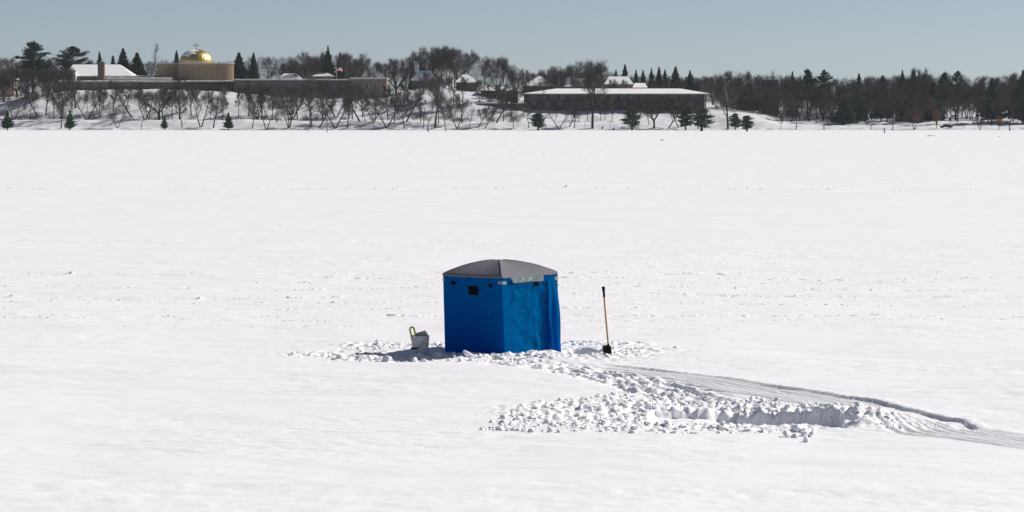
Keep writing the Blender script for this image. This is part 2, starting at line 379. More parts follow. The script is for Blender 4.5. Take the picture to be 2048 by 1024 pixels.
def place_bare(kind, base, h, label, group=None, rz=None, wide=1.0, name='bare_tree', cat='tree', v=None):
    t = BT[kind][random.randrange(len(BT[kind])) if v is None else v]
    e = empty(name, base, label, cat, group, random.uniform(0, 6.28) if rz is None else rz)
    s_ = h/10.0
    for nm, me in (('trunk', t[0]), ('crown', t[1])):
        o = obj(nm, me, e); o.scale = (s_*wide, s_*wide, s_)
    return e
def spruce_template(seed, H_=10.0, W=2.2, green=False, irregular=0.0, bare=.08, n=46):
    random.seed(seed); tr = MB(); cr = MB()
    tr.tube([(0, 0, -.4), (0, 0, H_*.5), (0, 0, H_*.97)], [.03*H_**.9, .016*H_**.9, .01], 6, cap=False)
    lv = n
    for i in range(lv):
        t = i/(lv-1); z = H_*(bare+(1-bare)*t*.99)
        rad = W*(min(1, .6+t*3) if green else 1)*(1-t)**.85*(1+irregular*random.uniform(-.6, .5))+.06
        nb = max(4, int(9*(1-t)+4)); a0 = random.random()*6
        for k in range(nb):
            a = a0+6.283*k/nb+random.uniform(-.3, .3); rr = rad*random.uniform(.62, 1.12)
            if irregular and random.random() < irregular*.35: continue
            d = Vector((math.cos(a), math.sin(a), -.22+.75*t*.5 if not irregular else random.uniform(-.05, .35))).normalized()
            side = Vector((-d.y, d.x, 0)).normalized(); m = max(3, int(rr*5.5))
            for j in range(m):
                s_ = (j+.6)/m; p = Vector((0, 0, z))+d*rr*s_
                for q in range(3):
                    o = side*random.uniform(-1, 1)*rr*.30*(1.15-s_)+Vector((0, 0, random.uniform(-.13, .13)))
                    sz = random.uniform(.16, .34)*(H_/10)**.3; e = rv(); f = e.cross(rv()).normalized()
                    c = p+o
                    cr.add([c-e*sz, c+f*sz*.55, c+e*sz*1.1, c-f*sz*.5-Vector((0, 0, sz*.4))], [(0, 1, 2), (0, 2, 3)])
    return tr.mesh('trunk', M_BARK), cr.mesh('crown', M_NEEDLEG if green else M_NEEDLE)
def pine_template(seed, H_=10.0, W=3.2, bare=.35, green=False, nb=42):
    random.seed(seed); tr = MB(); cr = MB()
    tr.tube([(0, 0, -.4), (.1, 0, H_*.5), (0, 0, H_*.95)], [.28, .2, .04], 6, cap=False)
    for i in range(nb):
        t = (i+.5)/nb; z = H_*(bare+(1-bare)*t); a = i*2.4+random.uniform(-.4, .4)
        L = W*math.sin(math.pi*min(1, .18+t*.86))**.7*random.uniform(.45, 1.2)+.25
        d = Vector((math.cos(a), math.sin(a), random.uniform(.05, .5))).normalized(); p0 = Vector((0, 0, z-.3)); p1 = p0+d*L
        tr.tube([p0, p0.lerp(p1, .5)+Vector((0, 0, -.05)), p1], [.07, .05, .02], 3, cap=False)
        for j in range(int(46+L*30)):
            s_ = random.uniform(.35, 1.05); c = p0+d*L*s_+Vector((random.gauss(0, .30), random.gauss(0, .30), random.gauss(.06, .13)))
            sz = random.uniform(.15, .30); e = rv(); f = e.cross(rv()).normalized()
            cr.add([c-e*sz, c+f*sz*.4, c+e*sz, c-f*sz*.4], [(0, 1, 2, 3)])
    return tr.mesh('trunk', M_BARK), cr.mesh('crown', M_NEEDLEG if green else M_NEEDLE)
CT = {'spruce': [spruce_template(31, W=2.5), spruce_template(32, W=2.1), spruce_template(33, W=2.9, irregular=.35)],
      'wide': [spruce_template(34, W=3.2, irregular=.3), spruce_template(35, W=3.4, irregular=.5)],
      'pine': [pine_template(36), pine_template(37, W=3.8, bare=.3)],
      'young': [spruce_template(38, 6, 1.9, True, .45, .14, 26), spruce_template(39, 6, 2.0, True, .55, .14, 26)],
      'bush': [pine_template(40, 6, 2.2, .22, False, 40), pine_template(41, 6, 2.0, .2, True, 34)]}
def place_con(kind, base, h, label, group=None, wpx=None, name='spruce_tree', v=None, cat='tree', Y=None):
    vv = random.randrange(len(CT[kind])) if v is None else v
    t = CT[kind][vv]; h0 = 6.0 if kind in ('young', 'bush') else 10.0
    e = empty(name, base, label, cat, group, random.uniform(0, 6.28)); s_ = h/h0; wd = s_
    if wpx:
        w0 = {'spruce': (5.0, 4.3, 5.6), 'wide': (6.2, 6.6), 'pine': (6.4, 7.4), 'young': (3.7, 3.9), 'bush': (4.2, 3.9)}[kind][vv]
        wd = wpx*base[1]/FPX/w0
    for nm, me in (('trunk', t[0]), ('crown', t[1])):
        o = obj(nm, me, e); o.scale = (wd, wd, s_)
    return e

# ---- bare trees one can tell apart on the bank: px, base y, top y, kind, label, rz
SH = [
(28,240,186,'vee','bare twin-trunked tree right behind the leftmost small green conifer',0),
(50,220,165,'single','bare tree on the upper snow slope below the pale house at far left',0),
(61,239,190,'thin','thin straight sapling between the two leftmost small conifers, lower of two',0),
(76,233,172,'lean','bare tree leaning left on the slope, between the two leftmost small conifers',3.14),
(92,230,160,'single','bare brown tree next to dark brush at the far left slope',0),
(108,239,170,'tall','slim straight bare tree just left of the second small conifer from left',0),
(119,229,165,'tall','slender bare tree standing upslope behind the second small conifer',1),
(122,258,198,'single','low round-crowned bare tree at the ice edge beside the second small conifer',0),
(151,217,140,'single','tall bare tree in front of the white gabled wall of the hall',0),
(174,240,178,'vee','bare tree with two trunks meeting at the base, below the brick chimney',0),
(186,213,165,'thin','thin bare tree high on the slope left of the brick chimney',0),
(199,229,170,'tall','straight bare trunk directly below the brick chimney',0),
(207,222,168,'tall','upper straight bare trunk just right of the brick chimney',2),
(235,257,205,'vee','short forked bare tree at the ice edge right of the brick chimney',0),
(264,234,158,'lean','bare tree curving left below the snowy hall roof end',3.14),
(284,258,215,'thin','small thin bare tree at the ice edge left of the broad dark-limbed tree',0),
(290,240,180,'vee','dense-crowned bare tree just left of the broad dark-limbed tree',0),
(318,240,172,'spread','broad bare tree with heavy dark spreading limbs below the left end of the chapel',0),
(359,239,150,'tall','tall straight bare trunk right above the tiny frosted conifer',0),
(364,256,185,'crooked','crooked bare tree at the ice edge just right of the tiny frosted conifer',0),
(402,255,170,'vee','large bare tree with two long trunks in a V below the gold dome',0),
(427,256,190,'single','upright bare tree between the V-trunked tree and the fourth small conifer',0),
(505,257,205,'single','dark short bare tree at the ice edge right of the fourth small conifer',0),
(515,239,165,'multi','thick bare tree with several curved trunks at the left end of the long school building',0),
(533,259,190,'vee','young bare tree with upswept branches at the ice edge below the long school building',0),
(554,245,195,'thin','slight bare tree midway up the slope below the grey gabled house',0),
(578,256,170,'multi','pale-barked many-stemmed bare tree below the grey gabled house',0),
(586,238,160,'vee','dark V-trunked bare tree rising in front of the school wall below the grey gabled house',0),
(607,210,165,'tall','thin trunk high on the slope close to the school wall',0),
(617,264,225,'thin','tiny bare sapling standing out on the ice, left of two',0),
(622,254,150,'tall','tall dark straight bare tree below the bluish snowy roof',0),
(638,256,195,'lean','bare tree bending right at the ice edge below the dark spruce and flag',0),
(654,265,215,'thin','tiny bare sapling standing out on the ice, right of two',0),
(671,257,180,'vee','bare tree with a long low side limb below the flag',0),
(695,256,190,'single','round bare tree at the ice edge near the right part of the school building',0),
(721,243,165,'lean','heavy leaning bare tree in front of the tan end of the school building',3.14),
(730,243,195,'crooked','crooked small bare tree beside the heavy leaning tree',0),
(748,243,185,'vee','forked bare tree below the tan end wall of the school building',0),
(747,259,215,'thin','thin sapling at the ice edge below the tan end wall',0),
(774,256,182,'vee','wide V-shaped bare tree at the corner of the tan end wall',0),
(789,243,185,'single','dark bare tree just right of the tan end wall',0),
(808,256,190,'crooked','twisted bare tree at the ice edge left of the snowy mound',0),
(812,244,170,'lean','bare tree leaning right across the snowy mound',0),
(842,245,185,'tall','slim bare tree on the left flank of the snowy mound',0),
(847,258,205,'thin','thin bare tree at the ice edge below the snowy mound',0),
(857,264,200,'thin','small dark sapling standing out on the ice below the snowy mound',0),
(870,256,140,'single','tall central bare tree rising in front of the snowy mound',0),
(877,246,175,'tall','slender bare tree hugging the right of the tall one on the mound',0),
(892,262,205,'crooked','reddish crooked small tree on the ice edge right of the mound tree',0),
(914,257,195,'vee','forked bare tree at the ice edge below the hip-roofed house',0),
(924,246,185,'single','brown bare tree halfway up below the hip-roofed house',0),
(940,256,215,'thin','thin stick-like sapling left of the snow-topped retaining wall',0),
(956,256,210,'lean','small bare tree bending right below the snow-topped retaining wall, left of two',0),
(969,258,212,'lean','small bare tree bending right below the snow-topped retaining wall, right of two',0),
(992,246,170,'lean','bare tree with a long horizontal limb in front of the retaining wall',0),
(1007,243,175,'tall','straight thin trunk in front of the retaining wall',0),
(1027,256,222,'single','very small bushy bare tree left of the round dark pine',0),
(1057,256,195,'crooked','dark knobbly bare tree just left of the round dark pine',0),
(1082,228,165,'thin','thin trunk behind the round dark pine',0),
(1118,259,205,'vee','open V-shaped bare tree on the bright slope below the long low building',0),
(1138,254,200,'lean','bare tree leaning right between the V-shaped tree and the large tree',0),
(1149,257,205,'single','bare tree close left of the large tree by the long low building',0),
(1158,245,200,'thin','thin trunk up the bright slope left of the large tree',0),
(1175,242,198,'tall','straight trunk touching the large tree on its left',0),
(1185,257,116,'single','largest bare tree on the bank, taller than the long low building behind it',0),
(1202,242,200,'tall','first straight trunk right of the large tree',0),
(1210,240,200,'tall','second straight trunk right of the large tree',0),
(1224,245,198,'tall','third straight trunk right of the large tree',0),
(1276,257,205,'crooked','curved bare tree behind the loose green pine',0),
(1298,250,205,'crooked','little bent bare tree between the loose green pine and the low spreading tree',0),
(1308,257,190,'spread','low spreading bare tree with open limbs below the long low building',0),
(1336,257,200,'lean','bare tree arching right, just right of the low spreading tree',0),
(1358,256,200,'lean','bare tree arching left, second right of the low spreading tree',3.14),
(1396,258,190,'tall','tall bare tree between the two dark pines near the end of the long low building',0),
(1456,258,150,'single','bare tree with dark trunk at the right foot of the hill',0),
(1785,260,222,'single','small bare tree right of the short red post',0),
(1960,261,236,'multi','tiny fan-shaped bare shrub tree right of the dark vehicle',0),
(2020,262,200,'thin','thin dark upright bare tree at far right shore',0)]
for i, (px, by_, ty, kd, lb, rz) in enumerate(SH):
    b_ = pt(px, by_, 900) if by_ > 260.5 else land(px, by_)
    if by_ > 260.5: g = gp(px, by_); b_ = Vector((g.x, g.y, 0))
    h = (by_-ty)*b_.y/FPX*1.04
    random.seed(500+i)
    place_bare(kd, b_, h, lb, 'bare trees along the far shore', rz=rz+random.uniform(-.35, .35), wide=random.uniform(1.0, 1.3), v=i % len(BT[kd]))
# ---- small conifers at the shore
SC = [(15,261,222,30,'young','leftmost of the small green conifers standing on the ice edge','small_conifer'),
(140,261,221,26,'young','small green conifer at the ice edge below the white gabled hall','small_conifer'),
(329,258,229,17,'young','tiny frosted grey-green conifer at the ice edge left of the V-trunked tree','small_conifer'),
(457,259,224,25,'young','small conifer at the ice edge below the right end of the chapel','small_conifer'),
(1076,261,226,31,'bush','round dark pine on a short stem left of the open V-shaped tree','pine_tree'),
(1264,260,215,36,'bush','loose green pine with uneven branches below the long low building','pine_tree'),
(1371,260,217,30,'bush','dark feathery pine, left one near the end of the long low building','pine_tree'),
(1403,262,216,40,'bush','bright green pine with wide outer branches beside the dark feathery pine','pine_tree'),
(1470,260,226,22,'bush','thin see-through pine left of the round dark pine at the hill foot','pine_tree'),
(1494,263,231,28,'bush','round dark pine at the right foot of the hill','pine_tree')]
for i, (px, by_, ty, wp, kd, lb, nm) in enumerate(SC):
    g = gp(px, max(by_, 260.4)); b_ = Vector((g.x, min(g.y, 903), 0)); random.seed(700+i)
    place_con(kd, b_, (by_-ty)*b_.y/FPX, lb, 'small evergreens at the shore', wp, nm, v=i % 2)
# ---- conifers in and above the woods: px, top, width px, Y, kind
SP = [(66,83,52,1000,'pine','large dark pine crown rising highest at the far left','pine_tree'),
(145,92,56,1015,'pine','layered dark pine behind the white gabled wall of the hall','pine_tree'),
(199,104,24,1010,'wide','dark evergreen directly behind the brick chimney','spruce_tree'),
(226,112,16,1030,'spruce','small spruce tip just right of the chimney above the snowy roof','spruce_tree'),
(246,98,28,1010,'spruce','pointed dark spruce behind the ridge of the snowy hall roof','spruce_tree'),
(274,106,28,1010,'spruce','pointed dark spruce at the right end of the snowy hall roof','spruce_tree'),
(353,102,15,1035,'spruce','narrow spruce just left of the gold dome','spruce_tree'),
(478,106,26,1005,'spruce','dark spruce touching the right side of the chapel','spruce_tree'),
(507,106,17,1020,'spruce','second spruce right of the chapel','spruce_tree'),
(656,93,32,1000,'wide','tall dark spruce left of the flag','spruce_tree'),
(680,105,28,1010,'wide','dark spruce right behind the flag','spruce_tree'),
(825,117,10,1040,'spruce','small dark spruce tip above the bluish gable roof, left of two','spruce_tree'),
(842,115,10,1040,'spruce','small dark spruce tip above the bluish gable roof, right of two','spruce_tree'),
(1250,130,17,1010,'spruce','dark spruce behind the pale-roofed house with dark chimney','spruce_tree'),
(1232,140,12,1015,'spruce','shorter spruce left beside the one behind the pale-roofed house','spruce_tree'),
(1272,140,12,1010,'spruce','narrow spruce above the low end of the long roof, first from left','spruce_tree'),
(1286,141,14,1010,'spruce','narrow spruce above the long roof, second from left','spruce_tree'),
(1303,137,24,1005,'wide','wide dark evergreen above the middle of the long roof','spruce_tree'),
(1318,135,16,1010,'spruce','slim spruce above the long roof, just right of the wide evergreen','spruce_tree'),
(1330,140,14,1010,'spruce','short slim spruce between the slim spruce and the big dark spruce','spruce_tree'),
(1351,134,22,1005,'spruce','big dark spruce above the right half of the long roof','spruce_tree'),
(1380,142,34,1000,'wide','low rounded dark evergreen above the right end of the long roof','spruce_tree'),
(1498,165,50,975,'wide','broad dark green evergreen low in the wood behind the hill end','spruce_tree'),
(1585,144,14,1020,'spruce','small spruce tip on the wood skyline left of the flat pine','spruce_tree'),
(1615,138,26,1015,'pine','flat-topped pine on the skyline of the right wood','pine_tree'),
(1648,139,28,1015,'pine','feathery pine on the skyline right of the flat-topped pine','pine_tree'),
(1718,148,20,1010,'spruce','evergreen tip on the skyline above the blue vehicle','spruce_tree'),
(1688,199,46,935,'wide','low broad dark conifer in front of the right wood','spruce_tree'),
(1713,184,34,945,'wide','dark conifer standing just right of the low broad one','spruce_tree'),
(1765,152,26,1000,'spruce','dark spruce tip on the skyline above the red post','spruce_tree'),
(1805,141,26,1000,'wide','left of two pointed spruces on the skyline beneath tall bare crowns','spruce_tree'),
(1827,142,22,1000,'spruce','right of two pointed spruces on the skyline beneath tall bare crowns','spruce_tree'),
(1820,189,28,950,'spruce','dark blue-green spruce inside the wood behind the reddish shrub tree','spruce_tree'),
(1867,164,26,955,'spruce','tall narrow dark spruce behind the rust-leaved tree','spruce_tree'),
(1889,144,22,1000,'pine','ragged pine top on the skyline, left of two','pine_tree'),
(1916,141,26,1000,'pine','ragged pine top on the skyline, right of two','pine_tree'),
(1984,156,42,945,'wide','big conical dark spruce near the right edge','spruce_tree'),
(2046,142,56,945,'wide','big dark spruce cut by the right edge of the picture','spruce_tree')]
for i, (px, ty, wp, Y, kd, lb, nm) in enumerate(SP):
    p = pt(px, ty, Y); z = float(T(p.x, Y)); random.seed(800+i)
    place_con(kd, Vector((p.x, Y, z)), p.z-z, lb, 'dark evergreens of the woods', wp*1.3 if kd != 'spruce' else wp*2.0, nm, v=i % 2)
# ---- special bare trees
def sp_bare(px, ty, Y, kd, lb, wide=1, rz=0, v=0, grp='bare trees of the woods'):
    p = pt(px, ty, Y); z = float(T(p.x, Y)); place_bare(kd, Vector((p.x, Y, z)), p.z-z, lb, grp, rz, wide, v=v)
random.seed(90)
sp_bare(302, 80, 1010, 'thin', 'tall twisted bare tree standing above the roofs left of the gold dome', .9, 0, 1)
for px, ty, lb in ((622,96,'wide-crowned bare tree left of the tall spruce near the flag'), (708,99,'arching bare tree on the skyline right of the flag'), (792,110,'round-crowned pale bare tree on the skyline right of the school building'),
                   (862,86,'fan-shaped bare crown, left one of the highest skyline group'), (888,84,'highest bare crown in the middle of the picture\'s skyline'), (915,88,'bare crown right of the highest one on the skyline'),
                   (1176,114,'broad bare crown on the skyline behind the large shore tree')):
    sp_bare(px, ty, 1000, 'spread' if px != 888 else 'multi', lb, .95, px*.1, px % 2 if px != 888 else 0)
sp_bare(1549, 136, 1010, 'thin', 'lone thin bare crown poking above the skyline left of the flat-topped pine', 1.2, 0, 0)
sp_bare(1815, 128, 1005, 'single', 'tallest bare crown of the right wood, left of two', .8, 0, 0)
sp_bare(1846, 129, 1005, 'single', 'tallest bare crown of the right wood, right of two', .8, 1, 1)
for k, (px, by_, ty, lb) in enumerate(((1829,261,215,'reddish-brown many-stemmed shrub tree on the right shore'), (1562,264,228,'thin reddish young tree on the snow at the foot of the right wood'))):
    place_bare('red', land(px, min(by_, 259)) , (by_-ty)*905/FPX, lb, 'bare trees along the far shore', 0, 1.15-.3*k, v=k)
def rust_tree(px, by_, ty, wp, lb):
    b_ = land(px, by_); h = (by_-ty)*b_.y/FPX; W = wp*b_.y/FPX/2
    e = empty('rust_leaved_tree', b_, lb, 'tree', 'small trees with rust leaves'); tr = MB(); cr = MB()
    tr.tube([(0, 0, -.3), (.05, 0, h*.5), (0, 0, h*.9)], [.12, .09, .03], 6)
    for k in range(12):
        a = k*2.4; z = h*(.35+.045*k); tr.tube([(0, 0, z), (math.cos(a)*W*.7, math.sin(a)*W*.7, z+h*.15)], [.04, .015], 4)
    for k in range(1400):
        t = random.random(); a = random.uniform(0, 6.28); rr = W*math.sin(math.pi*min(.97, .12+t*.85))**.6*random.random()**.5
        c = Vector((math.cos(a)*rr, math.sin(a)*rr, h*(.34+.66*t)))+rv()*.12; ee = rv(); f = ee.cross(rv()).normalized(); s_ = random.uniform(.06, .15)
        cr.add([c-ee*s_, c+f*s_*.6, c+ee*s_, c-f*s_*.6], [(0, 1, 2, 3)])
    tr.build('trunk', M_BARK, e); cr.build('crown', M_RUST, e)
rust_tree(1873, 258, 219, 21, 'small tree still carrying orange-brown leaves left of the dark vehicle')
rust_tree(1998, 260, 233, 15, 'faint small tree with a few rust leaves right of the big conical spruce')
# ---- woods
PT = [(0,108),(40,110),(100,106),(180,116),(230,120),(330,114),(460,118),(520,106),(590,106),(640,102),(700,100),(740,122),(790,116),(840,96),(900,92),(960,102),(1010,112),(1035,125),(1050,142),(1090,135),(1130,122),(1190,124),(1220,135),(1250,142),(1300,143),(1400,148),(1450,144),(1500,146),(1600,152),(1700,156),(1750,154),(1830,146),(1880,152),(1950,152),(2048,146)]
PX_, PY_ = zip(*PT)
ZN = [(0,130,'bare brown tree in the wood at the far left'),(130,320,'bare brown tree behind the snowy hall roof'),(320,480,'bare brown tree behind the gold-domed chapel'),(480,830,'bare brown tree in the wood behind the long school building'),
      (830,1045,'bare brown tree in the high wood behind the snowy mound'),(1045,1430,'bare brown tree in the wood behind the long low building'),(1430,1740,'bare dark tree in the dense wood right of the hill'),(1740,2300,'bare dark tree in the dense wood at far right')]
def zone(px):
    for a, b_, l_ in ZN:
        if px < b_: return l_
    return ZN[-1][2]
rows = [(1026, -25, 2080, 31, 3), (990, 1425, 2080, 24, 12), (1000, 1235, 1430, 22, 6), (960, 1432, 2080, 24, 24), (940, 1590, 2080, 36, 44), (955, -12, 135, 13, 24), (946, 800, 1060, 26, 48), (930, 125, 800, 25, 50), (973, 1050, 1270, 25, 14)]
random.seed(77); nw = 0
for Y, a, b_, st, off in rows:
    px = a
    while px < b_:
        q = px+random.uniform(-7, 7); ty = np.interp(q, PX_, PY_)+off+random.choice((0, 3, 6, 12, -4))-(8 if q > 1430 else 0)
        yy = Y+random.uniform(-7, 7); p = pt(q, ty, yy); z = float(T(p.x, yy))
        k = random.choice(('single', 'single', 'spread', 'multi', 'vee', 'crooked')) if Y != 930 else random.choice(('single', 'vee', 'tall', 'single'))
        if Y == 962 and random.random() < .15: k = 'red'
        l_ = zone(q); place_bare(k, Vector((p.x, yy, z)), p.z-z, l_, l_.replace('bare brown tree', 'bare trees').replace('bare dark tree', 'bare trees'), wide=random.uniform(.85, 1.2)); nw += 1
        px += st
print('wood trees', nw, 'shore', len(SH))
# far wood mass and brush: too many twigs to count
def twig_mass(name, label, boxes, mat_, seed, wd=.05):
    rs = np.random.RandomState(seed); Vs = []; Fs = []; b_ = 0
    for (n, fx, L0, L1) in boxes:
        P = fx(rs, n); d = rs.normal(size=(n, 3)); d[:, 2] = np.abs(d[:, 2])*1.3+.3; d /= np.linalg.norm(d, axis=1)[:, None]
        L = rs.uniform(L0, L1, n)[:, None]; s_ = np.cross(d, rs.normal(size=(n, 3))); s_ /= np.linalg.norm(s_, axis=1)[:, None]; s_ *= wd/2
        v = np.stack([P-s_, P+s_, P+d*L], 1).reshape(-1, 3); f = np.arange(n*3).reshape(-1, 3)+b_; b_ += n*3; Vs.append(v); Fs.append(f)
    return tag(obj(name, np_mesh(name, np.concatenate(Vs), np.concatenate(Fs), mat_, False)), label, 'wood' if 'wood' in name else 'brush', kind='stuff')
def fw(rs, n):
    px = rs.uniform(-80, 2130, n); Y = rs.uniform(1045, 1100, n); top = np.interp(px, PX_, PY_)+7-6*(px > 1430)+8*vn(px/14, px*0+.37, 80)
    x = (px-1024)*Y/FPX; zt = CH+(229-top)*Y/FPX; z0 = T(x, Y); return np.stack([x, Y, z0+(zt-z0-1)*rs.uniform(0, 1, n)**.8], 1)
twig_mass('far_wood', 'brown mass of bare twigs behind the nearer trees on the skyline', [(150000, fw, .8, 2.2)], M_TWIG, 5, .07)
def br1(rs, n):
    px = rs.uniform(1425, 2130, n); Y = rs.uniform(958, 1040, n); x = (px-1024)*Y/FPX
    return np.stack([x, Y, T(x, Y)+2.2+rs.uniform(0, 8.5, n)*(1-.4*vn(x/7, Y/7, 81))], 1)
def br2(rs, n):
    px = rs.uniform(1440, 1680, n); Y = rs.uniform(948, 975, n); x = (px-1024)*Y/FPX; return np.stack([x, Y, T(x, Y)+rs.uniform(-.1, 2.6, n)], 1)
twig_mass('wood_brush', 'dark undergrowth of bare twigs inside the right wood', [(60000, br1, .6, 1.6), (16000, br2, .5, 1.3)], M_BARK, 6, .06)
def br3(rs, n):
    c = rs.uniform(0, 1045, 150); cs = rs.uniform(14, 56, 150); k = rs.randint(0, 150, n); px = c[k]+rs.normal(0, 4.5, n); Y = 903+cs[k]+rs.normal(0, 1.2, n); x = (px-1024)*Y/FPX
    return np.stack([x, Y, T(x, Y)+np.abs(rs.normal(0, .7, n))], 1)
twig_mass('bank_brush', 'thin brown shrubs and dry stalks scattered over the snowy bank', [(42000, br3, .4, 1.3)], M_TWIG, 8, .04)

# ------------------------------------------------------------------ buildings
def window(parent, x0, x1, z0, z1, y, fm=None, pane=None):
    f = MB(); t = .12
    f.box((x0, y-.07, z0), (x0+t, y, z1)); f.box((x1-t, y-.07, z0), (x1, y, z1)); f.box((x0+t, y-.07, z0), (x1-t, y, z0+t)); f.box((x0+t, y-.07, z1-t), (x1-t, y, z1))
    if x1-x0 > 1.2: f.box(((x0+x1)/2-.04, y-.06, z0+t), ((x0+x1)/2+.04, y, z1-t))
    o = f.build('window', fm or M_FASCIA, parent)
    g = MB(); g.box((x0+t*.6, y-.03, z0+t*.6), (x1-t*.6, y-.005, z1-t*.6)); g.build('pane', pane or M_GLASS, o)
def house(name, label, cat, px0, px1, eave, Y, dep, wm, roof='hip', ridge=None, rp=None, wins=(), chim=None, rm=None, over=.6, group=None, base=None, rz=0, snow=True, fascia=None):
    a = pt(px0, eave, Y); b_ = pt(px1, eave, Y); cx = (a.x+b_.x)/2
    zb = min(float(T(a.x, Y)), float(T(b_.x, Y)), float(T(cx, Y+dep)))-1.0 if base is None else pt(px0, base, Y).z
    e = empty(name, (cx, Y, zb), label, cat, group, rz); wd = (b_.x-a.x)/2; h = a.z-zb
    m = MB(); m.box((-wd, 0, 0), (wd, dep, h)); m.build('wall', wm, e)
    rm = rm or M_ROOFSNOW
    r = MB(); o_ = over
    if roof == 'flat':
        r.box((-wd-o_, -o_, h), (wd+o_, dep+o_, h+.35)); ro = r.build('roof', fascia or M_FASCIA, e)
        s_ = MB(); nx = max(2, int(wd)); 
        xs = np.linspace(-wd-o_+.05, wd+o_-.05, nx*2); vv = []; ff = []
        for i, x in enumerate(xs):
            q = .12+.14*abs(math.sin(i*1.7+px0)*math.cos(i*.6))
            vv += [(x, -o_+.05, h+.352), (x, -o_+.25, h+.352+q), (x, dep+o_-.1, h+.352+q+.1)]
        for i in range(len(xs)-1):
            k = i*3; ff += [(k, k+3, k+4, k+1), (k+1, k+4, k+5, k+2)]
        s_.add(vv, ff)
        if snow: s_.build('roof_snow', M_ROOFSNOW, ro)
    else:
        zr = pt(px0, ridge, Y+dep/2).z-zb; x0 = pt(rp[0], ridge, Y+dep/2).x-cx; x1 = pt(rp[1], ridge, Y+dep/2).x-cx; yc = dep/2; t = .28
        n = 8; A = [(-wd-o_, -o_), (wd+o_, -o_), (wd+o_, dep+o_), (-wd-o_, dep+o_)]
        low = [(x, y, h-t) for x, y in A]; up = [(x, y, h) for x, y in A]; rg = [(x0, yc, zr), (x1, yc, zr)]
        r.add(low+up+rg, [(0, 3, 2, 1), (0, 1, 5, 4), (1, 2, 6, 5), (2, 3, 7, 6), (3, 0, 4, 7)], 0)
        r.add(up+rg, [(0, 1, 5, 4), (1, 2, 5), (2, 3, 4, 5), (3, 0, 4)], 1)
        ro = r.build('roof', [fascia or M_FASCIA, rm], e)
    for (w0, w1, wy0, wy1) in wins:
        q0 = pt(w0, wy0, Y); q1 = pt(w1, wy1, Y)
        window(e, q0.x-cx, q1.x-cx, q1.z-zb, q0.z-zb, -.002, M_TANWALL if wm in (M_DARKWALL, M_BRICKD) else M_FASCIA)
    if chim:
        c0 = pt(chim[0], chim[2], Y+dep*.5); c1 = pt(chim[1], chim[3], Y+dep*.5); c = MB()
        c.box((c0.x-cx, dep*.45, c1.z-zb-1), (c1.x-cx, dep*.45+1, c0.z-zb)); c.box((c0.x-cx-.1, dep*.45-.1, c0.z-zb), (c1.x-cx+.1, dep*.45+1.1, c0.z-zb+.15)); c.build('chimney', M_BRICKD, ro)
    return e
# hall with hip roof
house('school_hall', 'hall with a big snow-covered hip roof and a white wall left of the chapel', 'building', 135, 262, 152, 995, 22, M_WHITEWALL, 'hip', 129, (146, 240), wins=[(137,140,148,154),(142,145,148,154)][:0], over=1.2)
house('hall_wing', 'low white-roofed wing stepping down in front of the hip-roofed hall', 'building', 160, 306, 154, 988, 10, M_GREYWALL, 'flat', over=.3)
house('hall_annex', 'lowest pale flat-roofed annex reaching towards the chapel', 'building', 210, 343, 158, 980, 9, M_WHITEWALL, 'flat', over=.3)
e = house('entrance_block', 'tan-brown brick block under a thin snow line below the hall annex', 'building', 283, 377, 164.5, 972, 9, M_BRICKD, 'flat', over=.4, wins=[(x, x+5, 169, 175) for x in (297, 318, 340, 358)])
house('hall_basement_wing', 'dark grey low wing under the hall, left of the tan-brown brick block', 'building', 105, 281, 164, 973, 9, M_GREYWALL, 'flat', over=.3, wins=[(x, x+6, 168, 175) for x in range(120, 270, 22)])
house('gable_porch', 'small white gabled front with a dark window at the left end of the hall', 'building', 133, 151, 143, 991, 4, M_WHITEWALL, 'flat', wins=[(137,140,147,153),(142,145,147,153)], over=.1, snow=False)
c0 = pt(195, 126, 978); zb = float(T(c0.x, 978))-1; e = empty('brick_chimney', (pt(201.5, 126, 978).x, 978, zb), 'tall square brick chimney standing in front of the snowy hall roof', 'chimney')
m = MB(); w2 = 6.3*978/FPX; m.box((-w2, 0, 0), (w2, 2.3, c0.z-zb)); m.build('shaft', M_BRICKD, e); m = MB(); m.box((-w2-.12, -.12, c0.z-zb+.002), (w2+.12, 2.42, c0.z-zb+.4)); m.build('cap', M_GREYWALL, e)
# chapel with scalloped walls and gold dome
YC = 985.0
zb = float(T(pt(392, 160, YC).x, YC))-1.2; cx = pt(392, 160, YC).x
ch = empty('chapel', (cx, YC, zb), 'tan brick chapel with scalloped patterned walls under a golden dome with a cross', 'church')
ztop = pt(392, 127.5, YC).z-zb
def sc_path():
    P = []
    spans = [(316, 357, .4, 4.0, 5.0), (357, 434, 2.0, 1.5, 1.2), (434, 468, .9, 1.8, 4.5)]
    for (p0, p1, bul, ya, yb_) in spans:
        n = int((p1-p0)/1.2)
        for i in range(n+(p1 == 468)):
            t = i/n; px = p0+(p1-p0)*t; bl = bul*(1-(2*t-1)**2)
            yy = (ya+(yb_-ya)*t)-bl*1.3; P.append((pt(px, 150, YC+yy).x-cx, yy))
    return P
# lobe ends meet in creases: left lobe turned left, middle bulging to the viewer, right lobe turned right
P = sc_path(); xL, xR = P[0][0], P[-1][0]
xRb = pt(468, 150, YC+26).x-cx; P2 = P+[(xRb, 26), (xL, 26)]
m = MB(); n = len(P2)
m.add([(x, y, 0) for x, y in P2]+[(x, y, ztop) for x, y in P2], [(i, (i+1) % n, n+(i+1) % n, n+i) for i in range(n)]+[tuple(range(n, 2*n))], 0)
